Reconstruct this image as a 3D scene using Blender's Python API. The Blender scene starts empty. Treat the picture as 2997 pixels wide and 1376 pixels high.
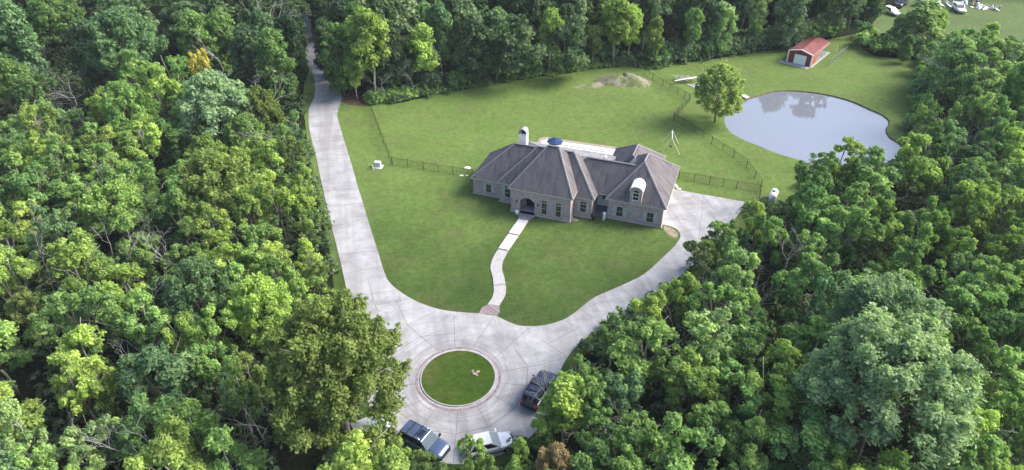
import bpy, bmesh, math, random
import numpy as np
from mathutils import Vector, Matrix
from mathutils.geometry import delaunay_2d_cdt, tessellate_polygon

R = math.radians
sc = bpy.context.scene
COL = sc.collection

# ------------------------------------------------------------------ camera
FPX, PITCH, CAMH = 2040.0, R(35.3), 54.0          # focal length in photo pixels, pitch below horizon, height
cam = bpy.data.objects.new('camera', bpy.data.cameras.new('camera'))
COL.objects.link(cam)
cam.location = (0, 0, CAMH)
cam.rotation_euler = (R(90) - PITCH, 0, 0)
cam.data.sensor_width = 36.0
cam.data.lens = 36.0 * FPX / 2997.0
cam.data.clip_start = 0.5
cam.data.clip_end = 3000
sc.camera = cam

# ------------------------------------------------------------------ light
SUN_AZ, SUN_EL = R(80), R(40)                      # azimuth clockwise from +Y
wd = bpy.data.worlds.new('World')
sc.world = wd
wd.use_nodes = True
nt = wd.node_tree
nt.nodes.clear()
sky = nt.nodes.new('ShaderNodeTexSky')
sky.sky_type = 'NISHITA'
sky.sun_disc = False
sky.sun_elevation = SUN_EL
sky.sun_rotation = SUN_AZ
sky.air_density = 1.0
sky.dust_density = 3.0
sky.ozone_density = 1.0
bg = nt.nodes.new('ShaderNodeBackground')
bg.inputs[1].default_value = 0.15
wo = nt.nodes.new('ShaderNodeOutputWorld')
nt.links.new(sky.outputs[0], bg.inputs[0])
nt.links.new(bg.outputs[0], wo.inputs[0])
sun = bpy.data.objects.new('sun', bpy.data.lights.new('sun', 'SUN'))
COL.objects.link(sun)
sun.data.energy = 3.0
sun.data.angle = R(30)
sun.data.color = (1.0, 0.95, 0.86)
sd = Vector((math.sin(SUN_AZ) * math.cos(SUN_EL), math.cos(SUN_AZ) * math.cos(SUN_EL), math.sin(SUN_EL)))
sun.rotation_euler = sd.to_track_quat('Z', 'Y').to_euler()
sc.view_settings.view_transform = 'Standard'
sc.view_settings.look = 'None'
sc.view_settings.gamma = 1
sc.view_settings.exposure = 1.22
sc.cycles.max_bounces = 7
sc.cycles.diffuse_bounces = 5
sc.cycles.transmission_bounces = 4
sc.cycles.transparent_max_bounces = 6


# ------------------------------------------------------------------ survey helpers
def W(px, py, z=0.0):
    """Ground (or height z) position of a surveyed photo point."""
    x = (px - 1498.5) / FPX
    y = (py - 688.0) / FPX
    d = (x, math.cos(PITCH) - y * math.sin(PITCH), -math.sin(PITCH) - y * math.cos(PITCH))
    s = (z - CAMH) / d[2]
    return Vector((d[0] * s, d[1] * s, z))


def P(x, y, z):
    dz = z - CAMH
    d = y * math.cos(PITCH) - dz * math.sin(PITCH)
    u = -(y * math.sin(PITCH) + dz * math.cos(PITCH))
    return 1498.5 + FPX * x / d, 688.0 + FPX * u / d, d


def WL(pts, z=0.0):
    return [W(a, b, z) for a, b in pts]


def zm(ox, oy, s, pts):
    return [(ox + a / s, oy + b / s) for a, b in pts]


def inpoly(x, y, poly):
    c = False
    n = len(poly)
    j = n - 1
    for i in range(n):
        xi, yi = poly[i][0], poly[i][1]
        xj, yj = poly[j][0], poly[j][1]
        if (yi > y) != (yj > y) and x < (xj - xi) * (y - yi) / (yj - yi) + xi:
            c = not c
        j = i
    return c


def smooth(pts, n=4, closed=False):
    """Catmull-Rom through the surveyed points."""
    out = []
    m = len(pts)
    for i in range(m if closed else m - 1):
        p0 = pts[(i - 1) % m] if closed or i > 0 else pts[i]
        p1 = pts[i]
        p2 = pts[(i + 1) % m]
        p3 = pts[(i + 2) % m] if closed or i + 2 < m else p2
        for k in range(n):
            t = k / n
            out.append(tuple(0.5 * ((2 * b) + (-a + c) * t + (2 * a - 5 * b + 4 * c - d) * t * t + (-a + 3 * b - 3 * c + d) * t ** 3)
                             for a, b, c, d in zip(p0, p1, p2, p3)))
    if not closed:
        out.append(tuple(pts[-1]))
    return out


# ------------------------------------------------------------------ object helpers
def obj(name, data, mat=None, parent=None, kind=None):
    o = bpy.data.objects.new(name, data)
    COL.objects.link(o)
    if mat is not None:
        if isinstance(mat, (list, tuple)):
            for m in mat:
                data.materials.append(m)
        elif len(data.materials) == 0:
            data.materials.append(mat)
    if parent is not None:
        o.parent = parent
    if kind:
        o['kind'] = kind
    return o


def empty(name, loc=(0, 0, 0), rz=0.0):
    o = bpy.data.objects.new(name, None)
    COL.objects.link(o)
    o.empty_display_size = 0.3
    o.location = loc
    o.rotation_euler = (0, 0, rz)
    return o


def tag(o, label, cat, group=None, kind=None):
    o['label'] = label
    o['category'] = cat
    if group:
        o['group'] = group
    if kind:
        o['kind'] = kind
    return o


class MB:
    """Collects shapes and builds them as one mesh."""

    def __init__(s):
        s.v, s.f, s.m, s.uv = [], [], [], []

    def face(s, pts, mi=0, uv=None):
        b = len(s.v)
        s.v += [tuple(p) for p in pts]
        s.f.append(tuple(range(b, b + len(pts))))
        s.m.append(mi)
        s.uv.append(uv)

    def box(s, x0, x1, y0, y1, z0, z1, mi=0):
        a = [(x0, y0), (x1, y0), (x1, y1), (x0, y1)]
        s.prism(a, z0, z1, mi)

    def prism(s, poly, z0, z1, mi=0):
        b = len(s.v)
        n = len(poly)
        s.v += [(p[0], p[1], z0) for p in poly] + [(p[0], p[1], z1) for p in poly]
        fs = [tuple(range(b + n - 1, b - 1, -1)), tuple(range(b + n, b + 2 * n))]
        fs += [(b + i, b + (i + 1) % n, b + n + (i + 1) % n, b + n + i) for i in range(n)]
        s.f += fs
        s.m += [mi] * len(fs)
        s.uv += [None] * len(fs)

    def hexa(s, c, mi=0):
        """c: four bottom corners then four top corners, counter-clockwise from above."""
        b = len(s.v)
        s.v += [tuple(p) for p in c]
        fs = [(3, 2, 1, 0), (4, 5, 6, 7), (0, 1, 5, 4), (1, 2, 6, 5), (2, 3, 7, 6), (3, 0, 4, 7)]
        s.f += [tuple(b + i for i in f) for f in fs]
        s.m += [mi] * 6
        s.uv += [None] * 6

    def tube(s, pts, rad, n=6, mi=0):
        """Tapered tube along points; rad a number or one per point."""
        pts = [Vector(p) for p in pts]
        if not hasattr(rad, '__len__'):
            rad = [rad] * len(pts)
        b = len(s.v)
        for i, p in enumerate(pts):
            d = (pts[min(i + 1, len(pts) - 1)] - pts[max(i - 1, 0)])
            d = d.normalized() if d.length > 1e-6 else Vector((0, 0, 1))
            a = d.orthogonal().normalized() if i == 0 else (a - d * a.dot(d)).normalized()
            c = d.cross(a)
            for k in range(n):
                t = 2 * math.pi * k / n
                s.v.append(tuple(p + (a * math.cos(t) + c * math.sin(t)) * rad[i]))
        m = len(pts)
        for i in range(m - 1):
            for k in range(n):
                s.f.append((b + i * n + k, b + i * n + (k + 1) % n, b + (i + 1) * n + (k + 1) % n, b + (i + 1) * n + k))
                s.m.append(mi)
                s.uv.append(None)
        s.f.append(tuple(b + n - 1 - k for k in range(n)))
        s.f.append(tuple(b + (m - 1) * n + k for k in range(n)))
        s.m += [mi, mi]
        s.uv += [None, None]

    def lathe(s, cx, cy, prof, n=16, mi=0):
        b = len(s.v)
        for r, z in prof:
            for k in range(n):
                t = 2 * math.pi * k / n
                s.v.append((cx + r * math.cos(t), cy + r * math.sin(t), z))
        for i in range(len(prof) - 1):
            for k in range(n):
                s.f.append((b + i * n + k, b + i * n + (k + 1) % n, b + (i + 1) * n + (k + 1) % n, b + (i + 1) * n + k))
                s.m.append(mi)
                s.uv.append(None)
        s.f.append(tuple(b + n - 1 - k for k in range(n)))
        s.f.append(tuple(b + (len(prof) - 1) * n + k for k in range(n)))
        s.m += [mi, mi]
        s.uv += [None, None]

    def mesh(s, name, smooth_=False):
        me = bpy.data.meshes.new(name)
        me.from_pydata(s.v, [], s.f)
        me.polygons.foreach_set('material_index', s.m)
        if any(u is not None for u in s.uv):
            ul = me.uv_layers.new(name='UVMap')
            for p, u in zip(me.polygons, s.uv):
                if u is not None:
                    for li, q in zip(p.loop_indices, u):
                        ul.data[li].uv = q
        if smooth_:
            me.polygons.foreach_set('use_smooth', [True] * len(s.f))
        me.update()
        return me

    def build(s, name, mat, parent=None, kind=None, smooth_=False):
        return obj(name, s.mesh(name, smooth_), mat, parent, kind)


def bevel(o, w=0.02, seg=2):
    m = o.modifiers.new('bevel', 'BEVEL')
    m.width = w
    m.segments = seg
    m.limit_method = 'ANGLE'
    return o


def sheet(name, pts, z, mat, kind='structure', thick=0.0, parent=None):
    """A flat ground sheet (concave outline allowed), as a slab when thick is given."""
    vs = [Vector((p[0], p[1], 0)) for p in pts]
    tri = tessellate_polygon([vs])
    mb = MB()
    mb.v = [(p.x, p.y, z) for p in vs]
    for t in tri:
        a, b, c = [vs[i] for i in t]
        t = tuple(t) if (b - a).cross(c - a).z > 0 else (t[0], t[2], t[1])
        mb.f.append(t)
        mb.m.append(0)
        mb.uv.append(None)
    if thick:
        n = len(vs)
        mb.v += [(p.x, p.y, z - thick) for p in vs]
        for i in range(n):
            mb.f.append((i, (i + 1) % n, n + (i + 1) % n, n + i))
            mb.m.append(0)
            mb.uv.append(None)
    return mb.build(name, mat, parent, kind)


def ribbon(mb, pts, w, z):
    """A flat strip of width w along points."""
    pts = [Vector((p[0], p[1], 0)) for p in pts]
    for i in range(len(pts) - 1):
        a, b = pts[i], pts[i + 1]
        d = (b - a)
        if d.length < 1e-5:
            continue
        n = Vector((-d.y, d.x, 0)).normalized() * w / 2
        mb.face([(a - n).to_tuple()[:2] + (z,), (b - n).to_tuple()[:2] + (z,), (b + n).to_tuple()[:2] + (z,), (a + n).to_tuple()[:2] + (z,)])


# ------------------------------------------------------------------ materials
class NT:
    def __init__(s, name, rough=0.8, spec=0.3, metal=0.0):
        s.mat = bpy.data.materials.new(name)
        s.mat.use_nodes = True
        s.t = s.mat.node_tree
        s.b = s.t.nodes['Principled BSDF']
        s.b.inputs['Roughness'].default_value = rough
        s.b.inputs['Specular IOR Level'].default_value = spec
        s.b.inputs['Metallic'].default_value = metal
        s.geo = None

    def n(s, typ, **kw):
        x = s.t.nodes.new(typ)
        for k, v in kw.items():
            setattr(x, k, v)
        return x

    def link(s, a, b):
        s.t.links.new(a, b)

    def pos(s, sx=1, sy=1, sz=1, obj_=False, src=None):
        if src is None:
            src = s.n('ShaderNodeTexCoord').outputs['Object'] if obj_ else s.n('ShaderNodeNewGeometry').outputs['Position']
        v = s.n('ShaderNodeVectorMath', operation='MULTIPLY')
        s.link(src, v.inputs[0])
        v.inputs[1].default_value = (sx, sy, sz)
        return v.outputs[0]

    def noise(s, vec, scale, detail=3, rough=0.55, lo=0.35, hi=0.65):
        t = s.n('ShaderNodeTexNoise')
        t.inputs['Scale'].default_value = scale
        t.inputs['Detail'].default_value = detail
        t.inputs['Roughness'].default_value = rough
        s.link(vec, t.inputs['Vector'])
        m = s.n('ShaderNodeMapRange')
        m.inputs['From Min'].default_value = lo
        m.inputs['From Max'].default_value = hi
        s.link(t.outputs[0], m.inputs[0])
        return m.outputs[0]

    def mix(s, fac, a, b, mode='MIX'):
        x = s.n('ShaderNodeMix', data_type='RGBA', blend_type=mode)
        for sock, v in ((x.inputs[0], fac), (x.inputs[6], a), (x.inputs[7], b)):
            if hasattr(v, 'is_linked'):
                s.link(v, sock)
            elif isinstance(v, (int, float)):
                sock.default_value = v
            else:
                sock.default_value = (v[0], v[1], v[2], 1)
        return x.outputs[2]

    def math(s, op, a, b=0.0):
        x = s.n('ShaderNodeMath', operation=op)
        for sock, v in ((x.inputs[0], a), (x.inputs[1], b)):
            if hasattr(v, 'is_linked'):
                s.link(v, sock)
            else:
                sock.default_value = v
        return x.outputs[0]

    def color(s, c):
        if hasattr(c, 'is_linked'):
            s.link(c, s.b.inputs['Base Color'])
        else:
            s.b.inputs['Base Color'].default_value = (*c, 1)
        return s

    def bump(s, h, strength=0.4, dist=0.05):
        x = s.n('ShaderNodeBump')
        x.inputs['Strength'].default_value = strength
        x.inputs['Distance'].default_value = dist
        s.link(h, x.inputs['Height'])
        s.link(x.outputs[0], s.b.inputs['Normal'])
        return s


def plain(name, c, rough=0.6, spec=0.4, metal=0.0, var=0.12, scale=3.0):
    m = NT(name, rough, spec, metal)
    f = m.noise(m.pos(obj_=True), scale, 3, 0.6, 0.3, 0.7)
    m.color(m.mix(f, [x * (1 - var) for x in c], [min(1, x * (1 + var)) for x in c]))
    return m.mat


def grass_mat(name, dark, light, dry, seedoff=0.0, dryamt=0.35, far=None):
    m = NT(name, 0.95, 0.12)
    p = m.pos()
    nd, nl = dark, light
    if far:
        # the turf colour turns yellower and lighter toward the back lawn
        sy = m.n('ShaderNodeSeparateXYZ')
        m.link(p, sy.inputs[0])
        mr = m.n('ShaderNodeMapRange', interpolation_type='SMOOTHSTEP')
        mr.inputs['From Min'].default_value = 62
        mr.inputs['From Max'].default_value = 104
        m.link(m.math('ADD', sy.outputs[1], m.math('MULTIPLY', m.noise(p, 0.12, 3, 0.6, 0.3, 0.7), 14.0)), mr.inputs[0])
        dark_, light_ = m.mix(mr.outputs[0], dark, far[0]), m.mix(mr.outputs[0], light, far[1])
    else:
        dark_, light_ = dark, light
    big = m.noise(p, 0.09 + seedoff, 3, 0.6, 0.35, 0.66)
    mid = m.noise(p, 0.7, 4, 0.65, 0.36, 0.64)
    fine = m.noise(m.pos(1.0, 1.5, 1), 2.2, 8, 0.82, 0.38, 0.62)
    c = m.mix(big, dark_, light_)
    wv = m.n('ShaderNodeTexWave', wave_type='BANDS', bands_direction='X')
    wv.inputs['Scale'].default_value = 0.16
    wv.inputs['Distortion'].default_value = 1.2
    wv.inputs['Detail'].default_value = 2
    rv = m.n('ShaderNodeVectorRotate', rotation_type='Z_AXIS')
    rv.inputs['Angle'].default_value = R(-14)
    m.link(p, rv.inputs['Vector'])
    m.link(rv.outputs[0], wv.inputs['Vector'])
    c = m.mix(m.math('MULTIPLY', wv.outputs['Fac'], 0.22), c, m.mix(1.0, c, (0.78, 0.86, 0.80), 'MULTIPLY'))
    c = m.mix(m.math('MULTIPLY', mid, 0.45), c, m.mix(1.0, dark_, (0.72, 0.72, 0.72), 'MULTIPLY'))
    c2 = m.mix(m.math('MULTIPLY', fine, 0.75), c, m.mix(1.0, light_, (1.15, 1.12, 1.15), 'MULTIPLY'))
    dr = m.noise(m.pos(1, 1, 1), 0.16, 5, 0.75, 0.50, 0.68)
    c3 = m.mix(m.math('MULTIPLY', dr, dryamt), c2, dry)
    vf = m.noise(p, 1.1, 9, 0.85, 0.44, 0.60)
    c4 = m.mix(m.math('MULTIPLY', vf, 0.35), c3, [x * 0.35 for x in dark])
    m.color(c4)
    m.bump(fine, 0.35, 0.08)
    return m.mat


def concrete_mat(name, a, b, stain, ring=None, band=None):
    """Broom-finished, weather-stained concrete; ring = centre of a turning circle, band = direction the slabs run in."""
    m = NT(name, 0.85, 0.25)
    p = m.pos()
    f1 = m.noise(p, 0.35, 4, 0.65, 0.35, 0.65)
    f2 = m.noise(p, 2.5, 4, 0.7, 0.3, 0.7)
    c = m.mix(f1, a, b)
    c = m.mix(m.math('MULTIPLY', f2, 0.35), c, [x * 0.8 for x in a])
    if band is not None:
        ang, sc_ = band
        v = m.n('ShaderNodeVectorRotate', rotation_type='Z_AXIS')
        v.inputs['Angle'].default_value = ang
        m.link(p, v.inputs['Vector'])
        f3 = m.noise(m.pos(0.18, 1, 1, src=v.outputs[0]), sc_, 4, 0.7, 0.4, 0.6)
        c = m.mix(m.math('MULTIPLY', f3, 0.3), c, [min(1, x * 1.25) for x in b])
        f5 = m.noise(m.pos(1, 0.06, 1, src=v.outputs[0]), 0.5, 3, 0.6, 0.45, 0.62)
        c = m.mix(m.math('MULTIPLY', f5, 0.4), c, stain)
    if ring is not None:
        s1 = m.n('ShaderNodeVectorMath', operation='SUBTRACT')
        m.link(p, s1.inputs[0])
        s1.inputs[1].default_value = (ring[0], ring[1], 0)
        sp = m.n('ShaderNodeSeparateXYZ')
        m.link(s1.outputs[0], sp.inputs[0])
        ln = m.n('ShaderNodeVectorMath', operation='LENGTH')
        m.link(s1.outputs[0], ln.inputs[0])
        an = m.n('ShaderNodeMath', operation='ARCTAN2')
        m.link(sp.outputs[1], an.inputs[0])
        m.link(sp.outputs[0], an.inputs[1])
        cb = m.n('ShaderNodeCombineXYZ')
        m.link(m.math('MULTIPLY', ln.outputs['Value'], 2.6), cb.inputs[0])
        m.link(m.math('MULTIPLY', an.outputs[0], 1.1), cb.inputs[1])
        f4 = m.noise(cb.outputs[0], 1.0, 4, 0.65, 0.42, 0.6)
        near = m.n('ShaderNodeMapRange')
        near.inputs['From Min'].default_value = 9.5
        near.inputs['From Max'].default_value = 5.0
        m.link(ln.outputs['Value'], near.inputs[0])
        c = m.mix(m.math('MULTIPLY', m.math('MULTIPLY', f4, near.outputs[0]), 0.55), c, stain)
    st = m.noise(p, 0.22, 5, 0.75, 0.52, 0.68)
    c = m.mix(m.math('MULTIPLY', st, 0.55), c, stain)
    m.color(c)
    m.bump(f2, 0.15, 0.01)
    return m.mat


def brick_mat(name, c1, c2, mortar, obj_=True, w=0.3, h=0.1):
    m = NT(name, 0.9, 0.15)
    src = m.n('ShaderNodeTexCoord').outputs['Object']
    sp = m.n('ShaderNodeSeparateXYZ')
    m.link(src, sp.inputs[0])
    cb = m.n('ShaderNodeCombineXYZ')
    m.link(m.math('ADD', sp.outputs[0], sp.outputs[1]), cb.inputs[0])
    m.link(sp.outputs[2], cb.inputs[1])
    bt = m.n('ShaderNodeTexBrick')
    bt.inputs['Scale'].default_value = 1.0
    bt.inputs['Brick Width'].default_value = w
    bt.inputs['Row Height'].default_value = h
    bt.inputs['Mortar Size'].default_value = 0.012
    bt.inputs['Color1'].default_value = (*c1, 1)
    bt.inputs['Color2'].default_value = (*c2, 1)
    bt.inputs['Mortar'].default_value = (*mortar, 1)
    m.link(cb.outputs[0], bt.inputs['Vector'])
    f = m.noise(m.pos(src=cb.outputs[0]), 5.0, 3, 0.8, 0.42, 0.58)
    c = m.mix(m.math('MULTIPLY', f, 0.55 if w > 0.25 else 0.3), bt.outputs[0], (0.50, 0.45, 0.47))
    f2 = m.noise(m.pos(src=cb.outputs[0]), 0.8, 3, 0.6, 0.45, 0.7)
    c = m.mix(m.math('MULTIPLY', f2, 0.3), c, c1)
    m.color(c)
    m.bump(bt.outputs[1], -0.3, 0.01)
    return m.mat


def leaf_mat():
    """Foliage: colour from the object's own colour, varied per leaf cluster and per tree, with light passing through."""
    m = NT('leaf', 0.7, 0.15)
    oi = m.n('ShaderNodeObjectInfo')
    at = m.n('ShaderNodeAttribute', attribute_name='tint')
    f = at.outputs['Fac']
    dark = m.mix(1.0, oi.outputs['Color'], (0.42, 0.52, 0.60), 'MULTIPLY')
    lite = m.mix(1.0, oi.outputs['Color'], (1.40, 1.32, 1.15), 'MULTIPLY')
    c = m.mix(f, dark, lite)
    tip = m.n('ShaderNodeMapRange')  # palest clusters shift paler still: sunlit tops painted into the leaf colour
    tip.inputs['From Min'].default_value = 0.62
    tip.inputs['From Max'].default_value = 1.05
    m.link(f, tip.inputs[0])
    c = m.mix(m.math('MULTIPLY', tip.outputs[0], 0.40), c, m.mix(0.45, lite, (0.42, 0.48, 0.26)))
    m.color(c)
    tr = m.n('ShaderNodeBsdfTranslucent')
    m.link(m.mix(1.0, c, (0.95, 1.25, 0.6), 'MULTIPLY'), tr.inputs['Color'])
    ms = m.n('ShaderNodeMixShader')
    ms.inputs[0].default_value = 0.42
    m.link(m.b.outputs[0], ms.inputs[1])
    m.link(tr.outputs[0], ms.inputs[2])
    m.link(ms.outputs[0], m.t.nodes['Material Output'].inputs['Surface'])
    return m.mat


def forest_floor_mat():
    m = NT('forest_floor', 1.0, 0.05)
    p = m.pos()
    f = m.noise(p, 0.5, 4, 0.7)
    g = m.noise(p, 3.5, 4, 0.75, 0.4, 0.6)
    c = m.mix(f, (0.018, 0.026, 0.012), (0.035, 0.028, 0.018))
    m.color(m.mix(m.math('MULTIPLY', g, 0.6), c, (0.02, 0.045, 0.012)))
    m.bump(g, 1.0, 0.3)
    return m.mat


def water_mat():
    m = NT('pond_water', 0.03, 0.5, 0.0)
    m.color((0.16, 0.17, 0.20))
    m.b.inputs['IOR'].default_value = 1.33
    gl = m.n('ShaderNodeBsdfGlossy')
    gl.inputs['Roughness'].default_value = 0.03
    gl.inputs['Color'].default_value = (0.86, 0.91, 1.0, 1)
    ms = m.n('ShaderNodeMixShader')
    ms.inputs[0].default_value = 0.13
    m.link(m.b.outputs[0], ms.inputs[1])
    m.link(gl.outputs[0], ms.inputs[2])
    m.link(ms.outputs[0], m.t.nodes['Material Output'].inputs['Surface'])
    b = m.n('ShaderNodeBump')
    b.inputs['Strength'].default_value = 0.05
    b.inputs['Distance'].default_value = 0.02
    m.link(m.noise(m.pos(1, 2, 1), 1.5, 3, 0.6, 0, 1), b.inputs['Height'])
    m.link(b.outputs[0], gl.inputs['Normal'])
    return m.mat


def shingle_mat(name, base):
    m = NT(name, 0.92, 0.15)
    uv = m.n('ShaderNodeTexCoord').outputs['UV']
    st = m.noise(m.pos(1, 0.20, 1, src=uv), 1.5, 4, 0.7, 0.44, 0.66)
    co = m.noise(m.pos(0.5, 6.0, 1, src=uv), 1.2, 2, 0.6, 0.35, 0.65)
    fi = m.noise(m.pos(1, 1, 1, src=uv), 7.0, 2, 0.8, 0.35, 0.65)
    c = m.mix(m.math('MULTIPLY', fi, 0.6), base, [x * 1.5 for x in base])
    c = m.mix(m.math('MULTIPLY', co, 0.3), c, [x * 0.62 for x in base])
    c = m.mix(m.math('MULTIPLY', st, 0.6), c, [base[0] * 0.40, base[1] * 0.35, base[2] * 0.46])
    m.color(c)
    m.bump(co, 0.4, 0.03)
    return m.mat


M = {}
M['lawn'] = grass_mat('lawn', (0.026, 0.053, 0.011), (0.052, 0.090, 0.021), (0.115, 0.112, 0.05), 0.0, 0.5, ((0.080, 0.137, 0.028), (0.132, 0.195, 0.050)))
M['back_lawn'] = M['lawn']
M['field'] = grass_mat('field', (0.040, 0.071, 0.025), (0.071, 0.118, 0.040), (0.095, 0.111, 0.047), -0.04, 0.3)
M['far_field'] = grass_mat('far_field', (0.065, 0.10, 0.035), (0.11, 0.16, 0.055), (0.12, 0.16, 0.07), -0.05, 0.4)
M['island_lawn'] = grass_mat('island_lawn', (0.025, 0.055, 0.006), (0.046, 0.083, 0.011), (0.126, 0.118, 0.047), 0.2, 0.6)
M['floor'] = forest_floor_mat()
M['leaf'] = leaf_mat()
M['bark'] = plain('bark', (0.16, 0.14, 0.115), 0.95, 0.1, 0, 0.4, 4)
M['pale_bark'] = plain('pale_bark', (0.36, 0.34, 0.31), 0.95, 0.1, 0, 0.3, 4)
M['dead_wood'] = plain('dead_wood', (0.40, 0.38, 0.37), 0.95, 0.1, 0, 0.25, 3)
M['water'] = water_mat()
M['mud'] = plain('mud', (0.10, 0.075, 0.05), 0.9, 0.2, 0, 0.4, 1.0)
M['mulch'] = plain('mulch', (0.085, 0.055, 0.042), 1.0, 0.05, 0, 0.5, 1.5)
M['bare_earth'] = plain('bare_earth', (0.237, 0.198, 0.150), 1.0, 0.05, 0, 0.3, 1.2)
M['conc_w'] = plain('new_concrete', (0.56, 0.55, 0.56), 0.8, 0.2, 0, 0.05, 2)
M['conc_w2'] = plain('walk_concrete', (0.324, 0.316, 0.324), 0.85, 0.2, 0, 0.12, 2)
M['conc_w3'] = plain('old_concrete', (0.284, 0.276, 0.292), 0.85, 0.2, 0, 0.25, 2)
M['joint'] = plain('joint', (0.135, 0.13, 0.135), 0.95, 0.1)
M['brick'] = brick_mat('whitewashed_brick', (0.21, 0.105, 0.105), (0.48, 0.36, 0.365), (0.49, 0.44, 0.45))
M['paver'] = brick_mat('brick_paver', (0.10, 0.07, 0.075), (0.185, 0.145, 0.15), (0.21, 0.195, 0.205), w=0.2, h=0.1)
M['shingle'] = shingle_mat('shingle', (0.128, 0.118, 0.124))
M['ridge'] = plain('ridge_shingle', (0.213, 0.201, 0.213), 0.9, 0.15, 0, 0.2, 4)
M['white'] = plain('white_paint', (0.78, 0.78, 0.76), 0.5, 0.4, 0, 0.04)
M['trim'] = plain('cream_trim', (0.490, 0.458, 0.395), 0.6, 0.3, 0, 0.06)
M['shutter'] = plain('pale_blue_shutter', (0.395, 0.435, 0.442), 0.6, 0.3, 0, 0.08)
M['glass'] = plain('window_glass', (0.012, 0.014, 0.018), 0.08, 0.6, 0, 0.2, 1)
M['black'] = plain('black_metal', (0.018, 0.018, 0.02), 0.5, 0.4, 0.2)
M['dark'] = plain('dark_brown', (0.03, 0.022, 0.022), 0.5, 0.4)
M['stucco'] = plain('stucco', (0.82, 0.80, 0.76), 0.85, 0.2, 0, 0.04)
M['galv'] = plain('galvanised_metal', (0.42, 0.43, 0.45), 0.4, 0.5, 0.6, 0.1)
M['tin'] = plain('white_metal_roof', (0.80, 0.82, 0.84), 0.35, 0.5, 0.1, 0.04)
M['found'] = plain('foundation', (0.411, 0.387, 0.356), 0.9, 0.15, 0, 0.1)
M['red'] = plain('red_metal', (0.190, 0.028, 0.032), 0.45, 0.4, 0.1, 0.12, 1)
M['pinkroof'] = plain('faded_red_roof', (0.269, 0.099, 0.095), 0.35, 0.5, 0.15, 0.25, 0.6)
M['sunlit_orange'] = plain('sunlit_side', (0.332, 0.118, 0.063), 0.6, 0.3, 0, 0.2, 1)  # warm sunlight on the shed's side painted in as orange; scrap reuses it
M['blue'] = plain('blue_canvas', (0.022, 0.045, 0.13), 0.8, 0.2, 0, 0.15)
M['pool'] = plain('pool_water', (0.10, 0.22, 0.30), 0.05, 0.6, 0, 0.1)
M['stone'] = plain('river_stone', (0.269, 0.229, 0.190), 0.9, 0.2, 0, 0.5, 6)
M['board'] = plain('pale_board', (0.70, 0.70, 0.64), 0.7, 0.3, 0, 0.1)
M['tyre'] = plain('tyre_rubber', (0.015, 0.015, 0.016), 0.85, 0.2)
M['rim'] = plain('alloy', (0.45, 0.46, 0.48), 0.3, 0.5, 0.8)
M['lamp_red'] = plain('tail_lens', (0.45, 0.02, 0.02), 0.2, 0.6)
M['lamp_clear'] = plain('head_lens', (0.6, 0.62, 0.65), 0.1, 0.7)
M['chrome'] = plain('chrome', (0.6, 0.61, 0.63), 0.2, 0.5, 0.9)


def paint(name, c, rough=0.28, metal=0.2):
    m = NT(name, rough, 0.5, metal)
    m.color(c)
    m.b.inputs['Coat Weight'].default_value = 0.7
    m.b.inputs['Coat Roughness'].default_value = 0.05
    return m.mat


# ------------------------------------------------------------------ surveyed outlines (photo pixels)
DR_L = [(872, 40), (880, 95), (894, 118), (896.5, 174), (913, 208), (922, 242), (920, 284), (905, 318), (903, 356), (909, 398), (924, 453),
        (934, 502), (948, 566), (966, 647), (991, 743), (1009, 824), (1028, 909)]
PAD_OUT = [(1044, 985), (1060, 1075), (1078, 1180), (1120, 1270), (1195, 1330), (1305, 1357), (1375, 1357), (1451, 1337), (1494, 1316), (1550, 1281),
           (1596, 1225), (1620, 1165), (1635, 1111), (1644, 1076), (1663, 1043), (1691, 1010), (1722, 985), (1785, 948), (1850, 905), (1935, 850), (2030, 775), (2100, 700), (2152, 640), (2184, 592.5)]
PAD_TOP = [(1969.7, 554)]
HOUSE_SIDE = [(1952, 610), (1938, 658)]
DR_IN_R = [(1940, 658.5), (1964, 664), (1982, 673), (1990.5, 686), (1989, 700), (1973, 722), (1940, 754), (1885, 803), (1815, 838), (1740, 871), (1691, 909), (1656, 933),
           (1620.6, 946), (1583, 954), (1550, 956), (1517, 953), (1489, 943), (1456, 927)]
DR_IN_L = [(1404, 918), (1353, 915), (1301, 909), (1249, 895), (1202, 874), (1165, 850), (1143, 830), (1128, 806), (1108, 743), (1082.5, 662), (1057, 576), (1051, 560), (1032, 491), (1011, 423.5),
           (996, 373), (987, 339), (989.5, 322), (998, 297), (1000, 280), (992, 262), (958, 230), (945, 205), (938, 175), (932, 150), (920, 125), (912, 95), (905, 40)]
drive_px = smooth(DR_L, 3) + smooth(PAD_OUT, 3) + PAD_TOP + HOUSE_SIDE + smooth(DR_IN_R, 3) + smooth(DR_IN_L, 3)
drive_w = WL(drive_px)
POND = zm(1900, 60, 2.1122, [(462, 600), (468, 640), (485, 670), (520, 705), (600, 745), (700, 785), (800, 825), (900, 855), (970, 878), (1080, 915), (1200, 925), (1330, 915), (1450, 885), (1560, 835), (1580, 790),
                             (1560, 765), (1530, 745), (1490, 720), (1470, 690), (1470, 662), (1484, 640), (1482, 615), (1440, 580), (1360, 545), (1260, 500), (1160, 470), (1060, 450),
                             (960, 437), (880, 432), (820, 432), (760, 438), (700, 455), (630, 475), (575, 500), (530, 530), (485, 565)])
pond_w = WL(smooth(POND, 3, True))
ISL_C = (W(1448, 1108) + W(1233.7, 1108)) / 2
_t, _b = W(1341, 1029.2), W(1341, 1190)
ISL_C = Vector((ISL_C.x, (_t.y + _b.y) / 2, 0))
ISL_R = ((W(1448, 1108) - W(1233.7, 1108)).length + (_t - _b).length) / 4
d_ = 1.16344
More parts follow.
